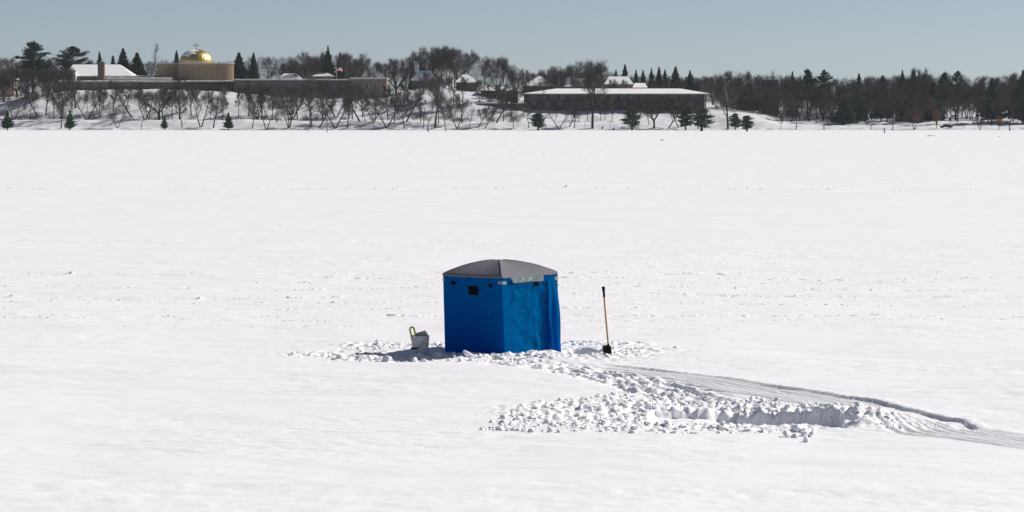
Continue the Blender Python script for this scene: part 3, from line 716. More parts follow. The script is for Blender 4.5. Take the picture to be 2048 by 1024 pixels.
# pattern of small square brick openings, their shade painted as flat dark quads
arc = 0
for i in range(len(P)-1):
    (ax, ay), (bx_, by__) = P[i], P[i+1]; dx = bx_-ax; dy = by__-ay; L = math.hypot(dx, dy)
    if i % 4 == 1:
        nx_, ny_ = dy/L, -dx/L; off = .03
        mxx = (ax+bx_)/2; px_ = 392+mxx*FPX/YC
        if 326 < px_ < 353 or 362 < px_ < 431 or 438 < px_ < 464:
            for k in range(7):
                for dz in (0, ):
                    z0 = ztop-.95-k*.80-(.4 if (i//4) % 2 else 0); u = .20; c = (mxx+nx_*off, (ay+by__)/2+ny_*off); tx, ty = dx/L*u, dy/L*u
                    m.add([(c[0]-tx, c[1]-ty, z0-.15), (c[0]+tx, c[1]+ty, z0-.15), (c[0]+tx, c[1]+ty, z0+.15), (c[0]-tx, c[1]-ty, z0+.15)], [(0, 1, 2, 3)], 1)
m.build('wall', [M_BRICK, M_RECESS_SHADE], ch)
m = MB(); q = [(x*1.012, y-.15) for x, y in P]+[(xRb+.1, 26.1), (xL-.1, 26.1)]; n = len(q)
m.add([(x, y, ztop+.002) for x, y in q]+[(x, y, ztop+.38) for x, y in q], [(i, (i+1) % n, n+(i+1) % n, n+i) for i in range(n)]+[tuple(range(n, 2*n)), tuple(reversed(range(n)))])
ro = m.build('roof', M_FASCIA, ch)
m = MB(); m.add([(x*.985, y+.25, ztop+.384) for x, y in q[:-2]]+[(xRb-.2, 25.8, ztop+.5), (xL+.2, 25.8, ztop+.5)], [tuple(range(len(q)))]); m.build('roof_snow', M_ROOFSNOW, ro)
RD = 33*YC/FPX*1.01; HD = pt(392, 98.5, YC+10).z-zb-(ztop+.55)
xd = pt(392, 110, YC+11).x-cx; m = MB(); yc = 11.0; N = 64; Mz = 18; vv = []; ff = []
def dome_p(a, t, k=1.0):
    ph = t*math.pi/2; rr = RD*math.cos(ph)**.93*k; rib = 1+.016*max(0, 1-abs(((a/(2*math.pi)*32) % 1)-.5)*5)*math.cos(ph)
    return (xd+rr*rib*math.cos(a), yc+rr*rib*math.sin(a), ztop+.55+HD*math.sin(ph)*k)
N = 160
for j in range(Mz+1):
    for i in range(N): vv.append(dome_p(2*math.pi*i/N, j/Mz*.995))
for j in range(Mz):
    for i in range(N): ff.append((j*N+i, j*N+(i+1) % N, (j+1)*N+(i+1) % N, (j+1)*N+i))
ff.append(tuple(Mz*N+i for i in range(N))); m.add(vv, ff)
dm = m.build('dome', M_GOLD, ch, smooth=True)
m = MB(); m.tube([(xd, yc, ztop+.38), (xd, yc, ztop+.60)], RD+.35, 64); m.build('dome_base', M_FASCIA, ch)
m = MB(); vv = []; ff = []; NA = 60; NT = 26   # snow clinging to the upper left of the dome
def cover(a, t):
    d = math.atan2(math.sin(a-3.9), math.cos(a-3.9)); return 1-(d/1.15)**2-((t-.62)/.36)**2+.35*math.sin(a*9)*.4+.2*math.sin(t*21+a*5)
for i in range(NA):
    for j in range(NT):
        a0 = 2.6+i/NA*2.9; t0 = .25+j/NT*.73
        if cover(a0, t0) > .22:
            k = len(vv); vv += [dome_p(a0, t0, 1.012), dome_p(a0+2.9/NA, t0, 1.012), dome_p(a0+2.9/NA, t0+.73/NT, 1.012), dome_p(a0, t0+.73/NT, 1.012)]; ff.append((k, k+1, k+2, k+3))
m.add(vv, ff); m.build('snow_patch', M_ROOFSNOW, dm)
m = MB(); zt = ztop+.55+HD; m.tube([(xd, yc, zt-.1), (xd, yc, zt+.35)], .22, 8); m.box((xd-.12, yc-.1, zt+.3), (xd+.12, yc+.1, zt+2.2)); m.box((xd-1.25, yc-.1, zt+1.35), (xd-.122, yc+.1, zt+1.57)); m.box((xd+.122, yc-.1, zt+1.35), (xd+1.25, yc+.1, zt+1.57)); m.build('cross', mat('dull_gold', (.25, .18, .08), .6, .1, 2), dm)
# link and low walls
house('link_building', 'low dark glazed link under a snowy flat roof in front of the chapel', 'building', 375, 486, 164, 970, 8, M_DARKWALL, 'flat', over=.5, wins=[(x, x+4, 169, 176) for x in range(388, 480, 9)])
def gwall(px0, px1, yt, yb_, Y, mt, label, snow=True, th=.8):
    a = pt(px0, yt, Y); b_ = pt(px1, yt, Y); cx_ = (a.x+b_.x)/2; z = pt(px0, yb_, Y).z-.8; z = min(z, float(T(cx_, Y))-.5)
    e = empty('retaining_wall', (cx_, Y, z), label, 'wall'); w_ = (b_.x-a.x)/2
    m = MB(); m.box((-w_, 0, 0), (w_, th, a.z-z)); m.build('wall_face', mt, e)
    if snow: m = MB(); m.box((-w_-.05, -.1, a.z-z+.002), (w_+.05, th+.1, a.z-z+.24)); m.build('snow_cap', M_ROOFSNOW, e)
gwall(343, 385, 180, 190, 960, M_BRICKD, 'brown brick garden wall below the link building')
gwall(396, 470, 197, 199.5, 950, M_BRICKD, 'long low brown ledge wall on the slope below the chapel', True, .5)
gwall(956, 1043, 207, 217, 944, M_BRICKD, 'brown retaining wall with a snow-covered top in the middle of the bank')
# school
house('school_building', 'long two-storey flat-roofed grey school building behind the shore trees', 'building', 468, 702, 161, 962, 14, M_GREYWALL, 'flat', over=.4,
      wins=[(x, x+6, 167, 177) for x in (484, 500, 516, 532, 548, 564, 580, 596, 612, 636, 653, 670, 685)]+[(x, x+6, 184, 192) for x in (500, 532, 564, 596, 636, 670)])
house('school_wing', 'taller tan brick end wing of the school building', 'building', 702, 773, 158.5, 959, 14, M_TANWALL, 'flat', over=.3,
      wins=[(729,737,165,178),(762,770,165,178),(745,753,165,178),(712,719,166,177),(729,737,184,192),(763,769,184,192)])
# houses
house('hip_house', 'brown house with a snowy hip roof on the mound', 'house', 914, 953, 164, 965, 9, M_BRICKD, 'hip', 149, (925, 936), wins=[(920,925,168,174),(932,938,168,175),(944,949,168,174)])
house('terrace_house', 'dark low house with a snow roof above the retaining wall', 'house', 962, 1036, 181, 955, 10, M_DARKWALL, 'hip', 173, (985, 1005), wins=[(x, x+6, 186, 194) for x in (967, 979, 991, 1003)], over=1.2)
house('gable_house', 'house with a peaked half-snowy roof right of the terrace house', 'house', 1048, 1108, 171, 975, 11, M_DARKWALL, 'hip', 152, (1078, 1080), wins=[(1060,1065,173,178),(1085,1090,173,178)], rm=M_ROOFSNOW, chim=(1052,1055,142,160))
house('far_house', 'grey gabled house with snow on the roof behind the school building', 'house', 558, 600, 158, 1000, 9, M_GREYWALL, 'hip', 147, (568, 592), wins=[(574,578,158,163)])
house('far_house', 'bluish snowy roof of a house below the tall spruce', 'house', 628, 664, 152, 995, 9, M_GREYWALL, 'hip', 142, (640, 650))
house('far_house', 'house with a steep bluish gable roof among trees above the snowy mound', 'house', 824, 866, 160, 990, 12, M_GREYWALL, 'hip', 141, (838, 862))
house('far_house', 'pale house half hidden behind trees at the left picture edge', 'house', -12, 28, 158, 985, 9, M_TANWALL, 'hip', 148, (0, 16), wins=[(3,8,162,169),(15,20,162,169)], rm=M_ROOFSNOW)
house('far_house', 'snow-roofed house behind the left half of the long low building', 'house', 1126, 1178, 173, 990, 10, M_GREYWALL, 'hip', 157, (1132, 1170), chim=(1150,1153,148,158))
house('far_house', 'pale-roofed house with a dark chimney right of the large bare tree', 'house', 1212, 1264, 168, 985, 11, M_TANWALL, 'hip', 153, (1218, 1256), wins=[(1220,1225,171,177),(1235,1240,171,177)], chim=(1196,1202,158,172))
house('far_house', 'dark flat-roofed house almost buried in the right wood', 'house', 1528, 1556, 162, 1004, 9, M_DARKWALL, 'flat', over=.3, snow=False, fascia=M_DARKWALL)
house('garage', 'small snow-roofed building at the far right of the long roof', 'house', 1268, 1292, 175, 990, 8, M_TANWALL, 'hip', 166, (1270, 1290))
# long low building
e = house('long_low_building', 'long low dark building with balconies under a bright snow roof on the bright slope', 'building', 1052, 1412, 187, 948, 16, M_DARKWALL, 'hip', 177, (1112, 1360), over=1.3, fascia=M_FASCIA,
      wins=[(x, x+13, 190, 199) for x in range(1060, 1404, 20)]+[(x, x+8, 203, 211) for x in range(1064, 1400, 26)])
cxl = e.location.x
for px in range(1135, 1400, 44):
    a = pt(px, 200, 948); b_ = pt(px+34, 202, 948); m = MB(); zz = a.z-e.location.z
    m.box((a.x-cxl, -1.6, zz-.25), (b_.x-cxl, -.01, zz)); o = m.build('balcony', M_DARKWALL, e)
    m = MB(); m.box((a.x-cxl, -1.6, zz+.9), (b_.x-cxl, -1.52, zz+.98))
    for k in range(13): x = a.x-cxl+.04+(b_.x-a.x-.1)*k/12; m.box((x, -1.59, zz+.002), (x+.05, -1.53, zz+.898))
    m.build('railing', M_METAL, o)
for px in (1409,):
    a = pt(px, 188, 948); m = MB(); m.box((a.x-cxl-.15, -1.2, 0), (a.x-cxl+.15, -.9, a.z-e.location.z-.35)); m.build('column', M_FASCIA, e)
# flag
p = pt(673, 139, 975); z = float(T(p.x, 975)); e = empty('flagpole', (p.x, 975, z), 'thin flagpole carrying a red and white striped flag left of the dark spruce pair', 'flagpole')
tp = pt(673, 134, 975).z-z; m = MB(); m.tube([(0, 0, 0), (0, 0, tp)], [.07, .05], 8); m.tube([(0, 0, tp), (0, 0, tp+.15)], .09, 8); m.build('pole', M_WHITEWALL, e)
fl = MB(); NX = 16; NZ = 13; W_ = 2.1; Hh = 1.2
for i in range(NX+1):
    for j in range(NZ+1):
        t = i/NX; fl.v.append((.06+W_*t, .25*math.sin(t*7)*t, tp-.1-Hh*j/NZ-.25*t+.25*t*.9*math.sin(t*4)))
for i in range(NX):
    for j in range(NZ):
        k = i*(NZ+1)+j; fl.f.append((k, k+1, k+NZ+2, k+NZ+1)); fl.m.append(2 if (i < 7 and j < 7) else j % 2)
fl.build('flag', [mat('flag_red', (.60, .05, .06), .8, .05, 3, trans=.3, tcol=(.6, .05, .06)), mat('flag_white', (.8, .8, .8), .8, .05, 3, trans=.3, tcol=(.8, .8, .8)), mat('flag_blue', (.03, .05, .2), .8, .05, 3)], e)

# ------------------------------------------------------------------ posts, vehicles
M_POSTY = mat('weathered_post', (.30, .24, .13), .9, .15, 3); M_POSTR = mat('red_post', (.35, .07, .04), .8, .15, 3); M_POSTD = mat('dark_post', (.06, .055, .05), .8, .15, 3)
def post(px, by_, ty, r, mt, label, group, capn=True):
    b_ = land(px, by_) if by_ <= 260 else gp(px, by_); h = (by_-ty)*b_.y/FPX
    e = empty('post', b_, label, 'post', group); m = MB(); m.tube([(0, 0, -.3), (0, 0, h*.97)], [r, r*.9], 8); m.build('shaft', mt, e)
    m = MB(); m.tube([(0, 0, h*.97+.002), (0, 0, h)], [r*1.25, r*.8], 8); m.build('cap', mt, e)
post(1593, 260, 247, .22, M_POSTY, 'yellowish post left of two, at the foot of the right wood', 'wooden posts at the shore')
post(1648, 260, 247, .22, M_POSTY, 'yellowish post right of two, left of the low broad conifer', 'wooden posts at the shore')
post(1742, 260, 249, .14, M_POSTY, 'slim weathered post right of the dark conifers', 'wooden posts at the shore')
post(1769, 267, 255, .16, M_POSTR, 'short red post standing on the ice near the right shore', 'wooden posts at the shore')
for px, ty, lb in ((1902, 229, 'thin dark pole behind the dark vehicle'), (1927, 248, 'short dark stake right of the dark vehicle'), (1130, 244, 'short dark stake left of the leaning tree below the long low building'), (1170, 244, 'short dark stake just left of the large bare tree'), (1036, 240, 'dark stake left of the knobbly tree'), (988, 244, 'dark stake under the retaining wall'), (1220, 240, 'dark stake right of the third straight trunk'), (701, 240, 'dark stake below the tan end wing'), (1420, 242, 'dark stake right of the bright green pine')):
    post(px, 257.5, ty, .06, M_POSTD, lb, 'thin stakes along the shore')
def stone_bin(px, by_, ty, lb):
    b_ = land(px, by_); h = (by_-ty)*b_.y/FPX; e = empty('bollard', b_, lb, 'bollard', 'stubby dark bollards'); m = MB(); m.tube([(0, 0, -.2), (0, 0, h*.7)], [.28, .24], 10); m.build('shaft', M_POSTD, e); m = MB(); m.tube([(0, 0, h*.7+.002), (0, 0, h)], [.24, .08], 10); m.build('cap', M_POSTD, e)
stone_bin(1205, 258, 253, 'stubby dark bollard below the trunks right of the large tree, left of two'); stone_bin(1228, 259, 255, 'stubby dark bollard left of the loose green pine, right of two')
def car(px, by_, Y, L, h, paint, label, cat='car', z=None, rz=0):
    p = pt(px, by_, Y); zz = float(T(p.x, Y)) if z is None else z
    e = empty('parked_car', (p.x, Y, zz), label, cat, None, rz); a = L/2
    prof = [(-a, .28*h), (-a, .52*h), (-a*.9, .60*h), (-a*.52, .64*h), (-a*.30, .97*h), (a*.55, h), (a*.88, .66*h), (a, .60*h), (a, .28*h)]
    m = MB(); w_ = .85; n = len(prof); m.add([(x, -w_, q) for x, q in prof]+[(x, w_, q) for x, q in prof], [tuple(range(n)), tuple(reversed(range(n, 2*n)))]+[(i, n+i, n+(i+1) % n, (i+1) % n) for i in range(n)]); m.build('body', paint, e)
    for s_ in (-1, 1):
        m = MB(); y = s_*(w_+.006); q = [(-a*.44, .68*h), (-a*.27, .93*h), (a*.5, .95*h), (a*.72, .68*h)]; m.add([(x, y, z_) for x, z_ in q]+[(x, y-s_*.01, z_) for x, z_ in q], [(0, 1, 2, 3), (4, 5, 6, 7)]); m.build('window', M_GLASS, e)
        for x in (-a*.62, a*.62):
            m = MB(); m.tube([(x, s_*(w_-.12), .22*h), (x, s_*(w_+.03), .22*h)], .22*h, 16); wo = m.build('wheel', M_POSTD, e)
            m = MB(); m.tube([(x, s_*(w_+.032), .22*h), (x, s_*(w_+.045), .22*h)], .12*h, 12); m.build('rim', M_GREYWALL, wo)
car(1892, 259, 906, 4.2, 1.45, mat('black_paint', (.012, .014, .018), .3, .1, 1, spec=.5), 'dark vehicle half sunk behind the snow ridge at the right shore')
car(1709, 236, 962, 4.8, 1.7, mat('blue_paint', (.03, .14, .32), .35, .1, 1, spec=.5), 'blue vehicle parked under the dark conifers of the right wood')
car(1722, 244, 950, 4.2, 1.4, mat('red_paint', (.35, .03, .03), .35, .1, 1, spec=.5), 'red vehicle parked in front of the blue one')
car(1907, 240, 970, 4.0, 1.9, mat('white_paint', (.7, .7, .7), .35, .05, 1, spec=.5), 'white vehicle among the trunks of the far right wood')
car(1672, 234, 970, 4.0, 1.5, mat('silver_paint', (.45, .45, .44), .35, .05, 1, spec=.5), 'pale vehicle left of the blue one behind the low broad conifer')

# ------------------------------------------------------------------ snow clumps
def ico(sub):
    import bmesh
    bm = bmesh.new(); bmesh.ops.create_icosphere(bm, subdivisions=sub, radius=1); V_ = np.array([v.co[:] for v in bm.verts]); F_ = np.array([[v.index for v in f.verts] for f in bm.faces]); bm.free(); return V_, F_
def lumps(sub, n, seed):
    V_, F_ = ico(sub); rs = np.random.RandomState(seed); o = []
    for k in range(n):
        pl = rs.normal(size=(8, 3)); pl /= np.linalg.norm(pl, axis=1)[:, None]; dk = rs.uniform(.38, .95, 8)
        dots = V_ @ pl.T; r = np.min(np.where(dots > .05, dk/np.maximum(dots, .05), 9), axis=1); r = np.minimum(r, 1.05)
        r = r*(1+.07*np.sin(V_[:, 0]*9+k)*np.sin(V_[:, 1]*8+k*2)*np.cos(V_[:, 2]*7))+rs.normal(0, .03, len(V_)); o.append(V_*r[:, None])
    return o, F_
LB, FB = lumps(3, 14, 1); LS, FS = lumps(2, 14, 2)
def clumps(name, label, pts, seed, fl=(1, 1, 1)):
    rs = np.random.RandomState(seed); Vs = []; Fs = []; b_ = 0
    P = np.array([(x, y) for x, y, s_ in pts]); S = np.array([s_ for x, y, s_ in pts]); Z = H(P[:, 0], P[:, 1])
    for (x, y), s_, z in zip(P, S, Z):
        big = s_ > .055; T_ = (LB if big else LS)[rs.randint(14)]; F_ = FB if big else FS
        a = rs.uniform(0, 6.28); t = rs.uniform(-.5, .5); ca, sa, ct, st = math.cos(a), math.sin(a), math.cos(t), math.sin(t)
        Rm = np.array([[ca, -sa, 0], [sa, ca, 0], [0, 0, 1]]) @ np.array([[1, 0, 0], [0, ct, -st], [0, st, ct]])
        sc = s_*np.array([rs.uniform(.8, 1.5), rs.uniform(.8, 1.3), rs.uniform(.55, .95)])*fl
        v = ((T_*sc) if fl[0] > 1 else (T_*sc) @ Rm.T)+np.array([x, y, z+s_*rs.uniform(-.15, .35)]); Vs.append(v); Fs.append(F_+b_); b_ += len(v)
    me = np_mesh(name, np.concatenate(Vs), np.concatenate(Fs), M_CHUNK, True)
    return tag(obj(name, me), label, 'snow clumps', kind='stuff')
def inpoly(x, y, P):
    c = False; j = len(P)-1
    for i in range(len(P)):
        if (P[i][1] > y) != (P[j][1] > y) and x < (P[j][0]-P[i][0])*(y-P[i][1])/(P[j][1]-P[i][1])+P[i][0]: c = not c
        j = i
    return c
def fill(poly, n, s0, s1, rs, pw=5.5):
    n = int(n*1.35)
    xs = [p[0] for p in poly]; ys = [p[1] for p in poly]; o = []
    while len(o) < n:
        x = rs.uniform(min(xs), max(xs)); y = rs.uniform(min(ys), max(ys))
        if inpoly(x, y, poly):
            g = gp(x, y)
            if vn(g.x/.8, g.y/.8, 91) > rs.uniform(-.75, .3): o.append((g.x, g.y, s0*.7+(s1-s0*.7)*rs.rand()**pw))
    return o
rs = np.random.RandomState(3)
A = fill([(955,862),(1000,838),(1070,806),(1150,797),(1260,785),(1380,800),(1480,808),(1500,822),(1290,826),(1300,862),(1100,869)], 950, .011, .072, rs)
A += fill([(955,864),(1010,845),(1060,850),(1290,851),(1660,858),(1640,866),(1400,871),(1100,870),(980,866)], 520, .010, .066, rs)
A += fill([(1440,806),(1520,798),(1620,802),(1640,822),(1480,824)], 260, .02, .07, rs)
A += fill([(1630,812),(1690,800),(1750,808),(1790,832),(1800,856),(1700,856),(1650,858)], 230, .011, .072, rs)
A += fill([(1770,850),(1800,852),(1815,862),(1780,862)], 10, .02, .05, rs)
A += fill([(900,868),(1000,840),(1080,800),(1060,792),(880,858)], 22, .015, .035, rs)
clumps('snow_clumps', 'broken lumps of snow strewn round the trench in the foreground', A, 4)
B = fill([(1040,724),(1110,728),(1250,750),(1360,778),(1440,800),(1400,806),(1300,790),(1180,765),(1090,742)], 330, .012, .05, rs)
clumps('snow_clumps', 'trampled snow crumbs along the path leading to the tent', B, 5)
C_ = fill([(640,716),(760,712),(880,704),(1010,712),(1130,710),(1130,726),(1040,726),(900,722),(760,724),(660,721)], 430, .012, .07, rs)
C_ += fill([(545,710),(640,702),(700,704),(690,718),(640,714)], 90, .015, .05, rs)
C_ += fill([(690,694),(800,686),(888,688),(888,698),(800,697),(700,701)], 110, .02, .065, rs)
C_ += [(gp(x, y).x, gp(x, y).y, s_) for x, y, s_ in ((872,712,.13),(700,708,.10),(737,706,.12),(757,710,.09),(885,706,.10),(935,716,.12),(1000,719,.11),(1074,718,.08),(1090,718,.07),(1062,715,.08),(1052,712,.07),(1036,716,.10),(905,712,.10),(680,719,.09),(772,722,.11),(830,721,.09),(960,717,.08),(1104,721,.05))]
clumps('snow_clumps', 'lumps of shovelled snow banked round the foot of the tent and beside the bucket', C_, 6)
D = fill([(1126,690),(1180,686),(1240,688),(1282,700),(1282,719),(1180,722),(1126,716)], 240, .014, .06, rs)
D += fill([(1300,700),(1340,694),(1372,700),(1340,706)], 26, .015, .05, rs)
clumps('snow_clumps', 'small snow crumbs around the standing shovel', D, 7)
E = []
for i, (py, a_, cov) in enumerate(LINES):
    if py < 540 and py != 378: continue
    yl0 = gp(1024, py).y; tilt = (-.012, .008, -.02, .015)[i % 4]
    for k in range(int(430*cov)):
        px = rs.uniform(-20, 2070); x = (px-1024)*yl0/FPX; yy = yl0+.8*yl0/60*float(vn(x/11, i*5.3+.37, 30))+tilt*x*yl0/70+rs.normal(0, .10*yl0/60)
        if float(vn(x/(yl0/22.), i*3.1+.41, 31))+cov > .2 and float(vn(x/(yl0/60.), i*7.1+.4, 37)) > -.25: E.append((x, yy, rs.uniform(.007, .020)*(yl0/60)**.8*(1.05 if py == 378 else 1)))
for px, py, s_ in ((1326,281,.28),(1857,273,.35),(1862,272,.3),(2002,274,.4),(1298,282,.2),(1440,549,.05),(1448,550,.04),(965,628,.07),(785,629,.05),(560,452,.04)):
    g = gp(px, py); E.append((g.x, g.y, s_))
clumps('snow_clumps', 'scattered crusty snow lumps in rows across the open lake', E, 8, (2.4, 1.3, .8))
def block(px, py, s_, k, label, cat='snow block'):
    g = gp(px, py); me = np_mesh('snow_block', LB[k]*np.array([s_[0], s_[1], s_[2]]), FB, M_CHUNK, True)
    o = obj('snow_block', me, None, (g.x, g.y, float(H(np.array([g.x]), np.array([g.y]))[0])+s_[2]*.45)); o.rotation_euler = (0, .1, k); tag(o, label, cat, 'loose snow blocks in front of the trench')
block(1600, 862, (.17, .14, .11), 2, 'large pale snow block, topmost of the little heap in front of the trench')
block(1575, 873, (.10, .09, .07), 5, 'snow block at the left foot of the little heap in front of the trench')
block(1609, 870, (.09, .08, .07), 7, 'small grey snow block just below the large pale one')
block(1624, 872, (.08, .08, .08), 8, 'snow block at the right foot of the little heap in front of the trench')
block(1612, 884, (.05, .05, .06), 9, 'lone small snow lump nearest the viewer in front of the trench')
block(1590, 875, (.09, .08, .05), 11, 'flat snow block in the middle of the little heap')
block(1695, 847, (.12, .12, .11), 3, 'rounded snow block at the right end of the trench below the mound')

# ------------------------------------------------------------------ tent
def fabric(name, c, tc_, tr_, var=.04):
    m = mat(name, c, .62, var, 2.2, bump=.003, bscale=9, spec=.0, trans=tr_, tcol=tc_, stretch=(1, 1, .7)); return m
M_BLUE = fabric('blue_fabric', (.0005, .120, .32), (.0, .004, .62), .36)
M_GREYF = fabric('grey_roof_fabric', (.205, .20, .222), (.2, .2, .25), .12, .05)
M_BLACK = mat('black_webbing', (.004, .004, .005), .8, .1, 10, spec=.04)
M_TAB = mat('grey_tab', (.22, .25, .25), .6, .1, 20)
M_VINYL = mat('clear_vinyl', (.20, .27, .28), .18, .3, 12, bump=.01, bscale=14, spec=.6, trans=.2, tcol=(.3, .4, .4))
M_BLUE2 = mat('dark_hem', (.004, .02, .07), .6, .1, 10)
Fb = Vector((gp(1010, 713).x, gp(1010, 713).y, -.03)); Lb = Vector((pt(890, 700, 59.4).x, 59.4, -.03)); Rb = Vector((pt(1117, 700, 59.35).x, 59.35, -.03)); Bb = Lb+Rb-Fb
Ft = pt(1003, 552, Fb.y); Lt = pt(886, 547, 59.4); Rt = pt(1114, 543.5, 59.35); Bt = Lt+Rt-Ft; Bt.z = (Lt.z+Rt.z)/2
tent = empty('ice_fishing_tent', (TC.x, TC.y, 0), 'blue cloth ice fishing tent with a grey domed roof standing on the snow', 'tent')
loc = Vector((TC.x, TC.y, 0))
def wall_pt(a, b_, at_, bt_, u, v):
    return a.lerp(b_, u).lerp(at_.lerp(bt_, u), v)
def wrk(u, v, k):
    edge = min(1, 5*min(u, 1-u))*min(1, 6*(1-v))
    bow = -.05*math.sin(math.pi*u)*math.sin(math.pi*min(1, v*1.0))
    r = math.hypot(u-.45, (v-.36)*1.3)+.02; an = math.atan2(v-.36, u-.45)
    star = (.018 if k == 1 else .0015)*math.sin(an*7+k+2*float(vn(r*4, an, k)))*math.exp(-((r-.3)/.28)**2)
    n1 = .022*float(fbm(np.array(u*3+v*4), np.array(v*2.2-u*2), 100+k, 3)); n2 = .021*(1-abs(float(vn(u*6-v*9, u*2+v*3, 110+k))*2))
    return edge*(bow+star+n1+n2)
def cloth(a, b_, at_, bt_, k, keep=lambda u, v: True, off=0.0, amp=1.0, nu=64, nv=72, u0=0, u1=1, v0=0, v1=.982, extra=None):
    nrm = (b_-a).cross(Vector((0, 0, 1))).normalized(); m = MB()
    for j in range(nv+1):
        for i in range(nu+1):
            u = u0+(u1-u0)*i/nu; v = v0+(v1-v0)*j/nv
            p = wall_pt(a, b_, at_, bt_, u, v)+nrm*(wrk(u, v, k)*amp+off+(extra(u, v) if extra else 0))-loc; m.v.append(tuple(p))
    for j in range(nv):
        for i in range(nu):
            u = u0+(u1-u0)*(i+.5)/nu; v = v0+(v1-v0)*(j+.5)/nv
            if keep(u, v): q = j*(nu+1)+i; m.f.append((q, q+1, q+nu+2, q+nu+1)); m.m.append(0)
    return m
cloth(Lb, Fb, Lt, Ft, 1).build('left_wall', M_BLUE, tent, smooth=True).name = 'wall'
def gapu(v): return .815+.03*(1-v)
keepR = lambda u, v: not (gapu(v) < u < gapu(v)+.055+.03*(1-v) and .03 < v < .76)
cloth(Fb, Rb, Ft, Rt, 2, keepR, nu=110).build('wall', M_BLUE, tent, smooth=True)
cloth(Rb, Bb, Rt, Bt, 3, nu=30, nv=30).build('wall', M_BLUE, tent, smooth=True); cloth(Bb, Lb, Bt, Lt, 4, nu=30, nv=30).build('wall', M_BLUE, tent, smooth=True)
# door panel, slightly proud of the wall
def indoor(u, v):
    if u < .14 or u > gapu(v) or v < .035 or v > .895: return False
    cu, cv = gapu(v)-.12, .895-.10
    if u > cu and v > cv and ((u-cu)/.12)**2+((v-cv)/.10)**2 > 1: return False
    return True
fold = lambda u, v: .028*math.exp(-((u-.70-.04*v)/.035)**2)*sst(np.array(1-v))*1.0+.018*math.exp(-((u-.60+.05*v)/.03)**2)*float(sst(np.array((.7-v)*3)))
door = cloth(Fb, Rb, Ft, Rt, 2, indoor, off=.016, nu=120, nv=110, extra=lambda u, v: fold(u, v)-.0125*math.exp(-((u-.14)/.07)**2)).build('door', M_BLUE, tent, smooth=True)
# dark hem tube following the door edge
nrmR = (Rb-Fb).cross(Vector((0, 0, 1))).normalized()
def RP(u, v, off=.02): return wall_pt(Fb, Rb, Ft, Rt, u, v)+nrmR*(wrk(u, v, 2)+off+fold(u, v))-loc
hem = [RP(.14+.57*i/14, .895, .022) for i in range(14)]
for i in range(9): a = math.pi/2*(1-i/8); hem.append(RP(gapu(.8)-.12+.12*math.cos(a), .795+.10*math.sin(a), .024))
for i in range(1, 20): v = .795-.76*i/19; hem.append(RP(gapu(v), v, .024))
for i in range(1, 10): hem.append(RP(gapu(.035)-.5*i/9, .035, .022))
m = MB(); m.tube(hem, .0065, 6); m.build('zip', M_BLUE2, door, smooth=True)
# loose flap at the right of the door, pulled forward at its foot
m = MB(); NU, NV = 40, 70
tA = wall_pt(Fb, Rb, Ft, Rt, .80, .90)+nrmR*.03; tB = Rt+nrmR*.012+Vector((0, 0, -.03)); bA = pt(1101, 704, 58.95); bB = pt(1124, 714, 59.15)
for j in range(NV+1):
    v = j/NV
    for i in range(NU+1):
        u = i/NU; p = bA.lerp(bB, u).lerp(tA.lerp(tB, u), v**.85)
        s_ = (1-v)**.7; p = p+nrmR*(.045*math.sin(u*9+v*1.5+.6)*s_*math.sin(math.pi*min(1, u*1.0+.1)))+Vector((.012*math.sin(v*9+u*4), 0, .004*math.sin(v*14)))
        m.v.append(tuple(p-loc))
for j in range(NV):
    for i in range(NU): q = j*(NU+1)+i; m.f.append((q, q+1, q+NU+2, q+NU+1)); m.m.append(0)
m.build('door_flap', M_BLUE, tent, smooth=True)
# roof: four curved panels over crossed poles
m = MB(); NR = 26; K = 24
PK = Vector((pt(998, 519, TC.y-.02).x, TC.y, pt(998, 519, TC.y).z))
cor = [Ft, Rt, Bt, Lt]
def roofp(a, b_, u, t):                # u along the eave, t from eave to peak
    e = a.lerp(b_, u); sag = math.sin(math.pi*u)
    q = e.lerp(PK, t); base = e.z-.02*sag*(1-t)
    z = base+(PK.z-base)*math.sin(t*math.pi/2)**(.86-.04*sag)-.035*sag*math.sin(math.pi*t)*1.2
    z += .006*float(vn(u*9, t*6, 120))*(1-t)+.008*math.exp(-((u-.06)/.05)**2)*math.sin(t*22)*(1-t) if a is Ft else .004*float(vn(u*9, t*6, 121))*(1-t)
    return Vector((q.x, q.y, z))
for c in range(4):
    a, b_ = cor[c], cor[(c+1) % 4]; k0 = len(m.v)
    outn = ((a+b_)/2-Vector((TC.x, TC.y, a.z))); outn.z = 0; outn.normalize()
    rows_ = [lambda u: a.lerp(b_, u)+outn*.022+Vector((0, 0, -.045-.012*math.sin(math.pi*u)-.004*math.sin(u*23)))]
    for i in range(NR+1): m.v.append(tuple(rows_[0](i/NR)-loc))
    for j in range(K+1):
        for i in range(NR+1):
            p = roofp(a, b_, i/NR, j/K)
            if j == 0: p = p+outn*.018
            m.v.append(tuple(p-loc))
    for j in range(K+1):
        for i in range(NR): q = k0+j*(NR+1)+i; m.f.append((q, q+1, q+NR+2, q+NR+1)); m.m.append(0)
ro = m.build('roof', M_GREYF, tent, smooth=True)
m = MB()
for c in (0, 1, 3): m.tube([roofp(cor[c], cor[(c+1) % 4], 0, t/14)-loc+Vector((0, 0, .003)) for t in range(14)], .006, 6)
m.build('seam', M_GREYF, ro, smooth=True)
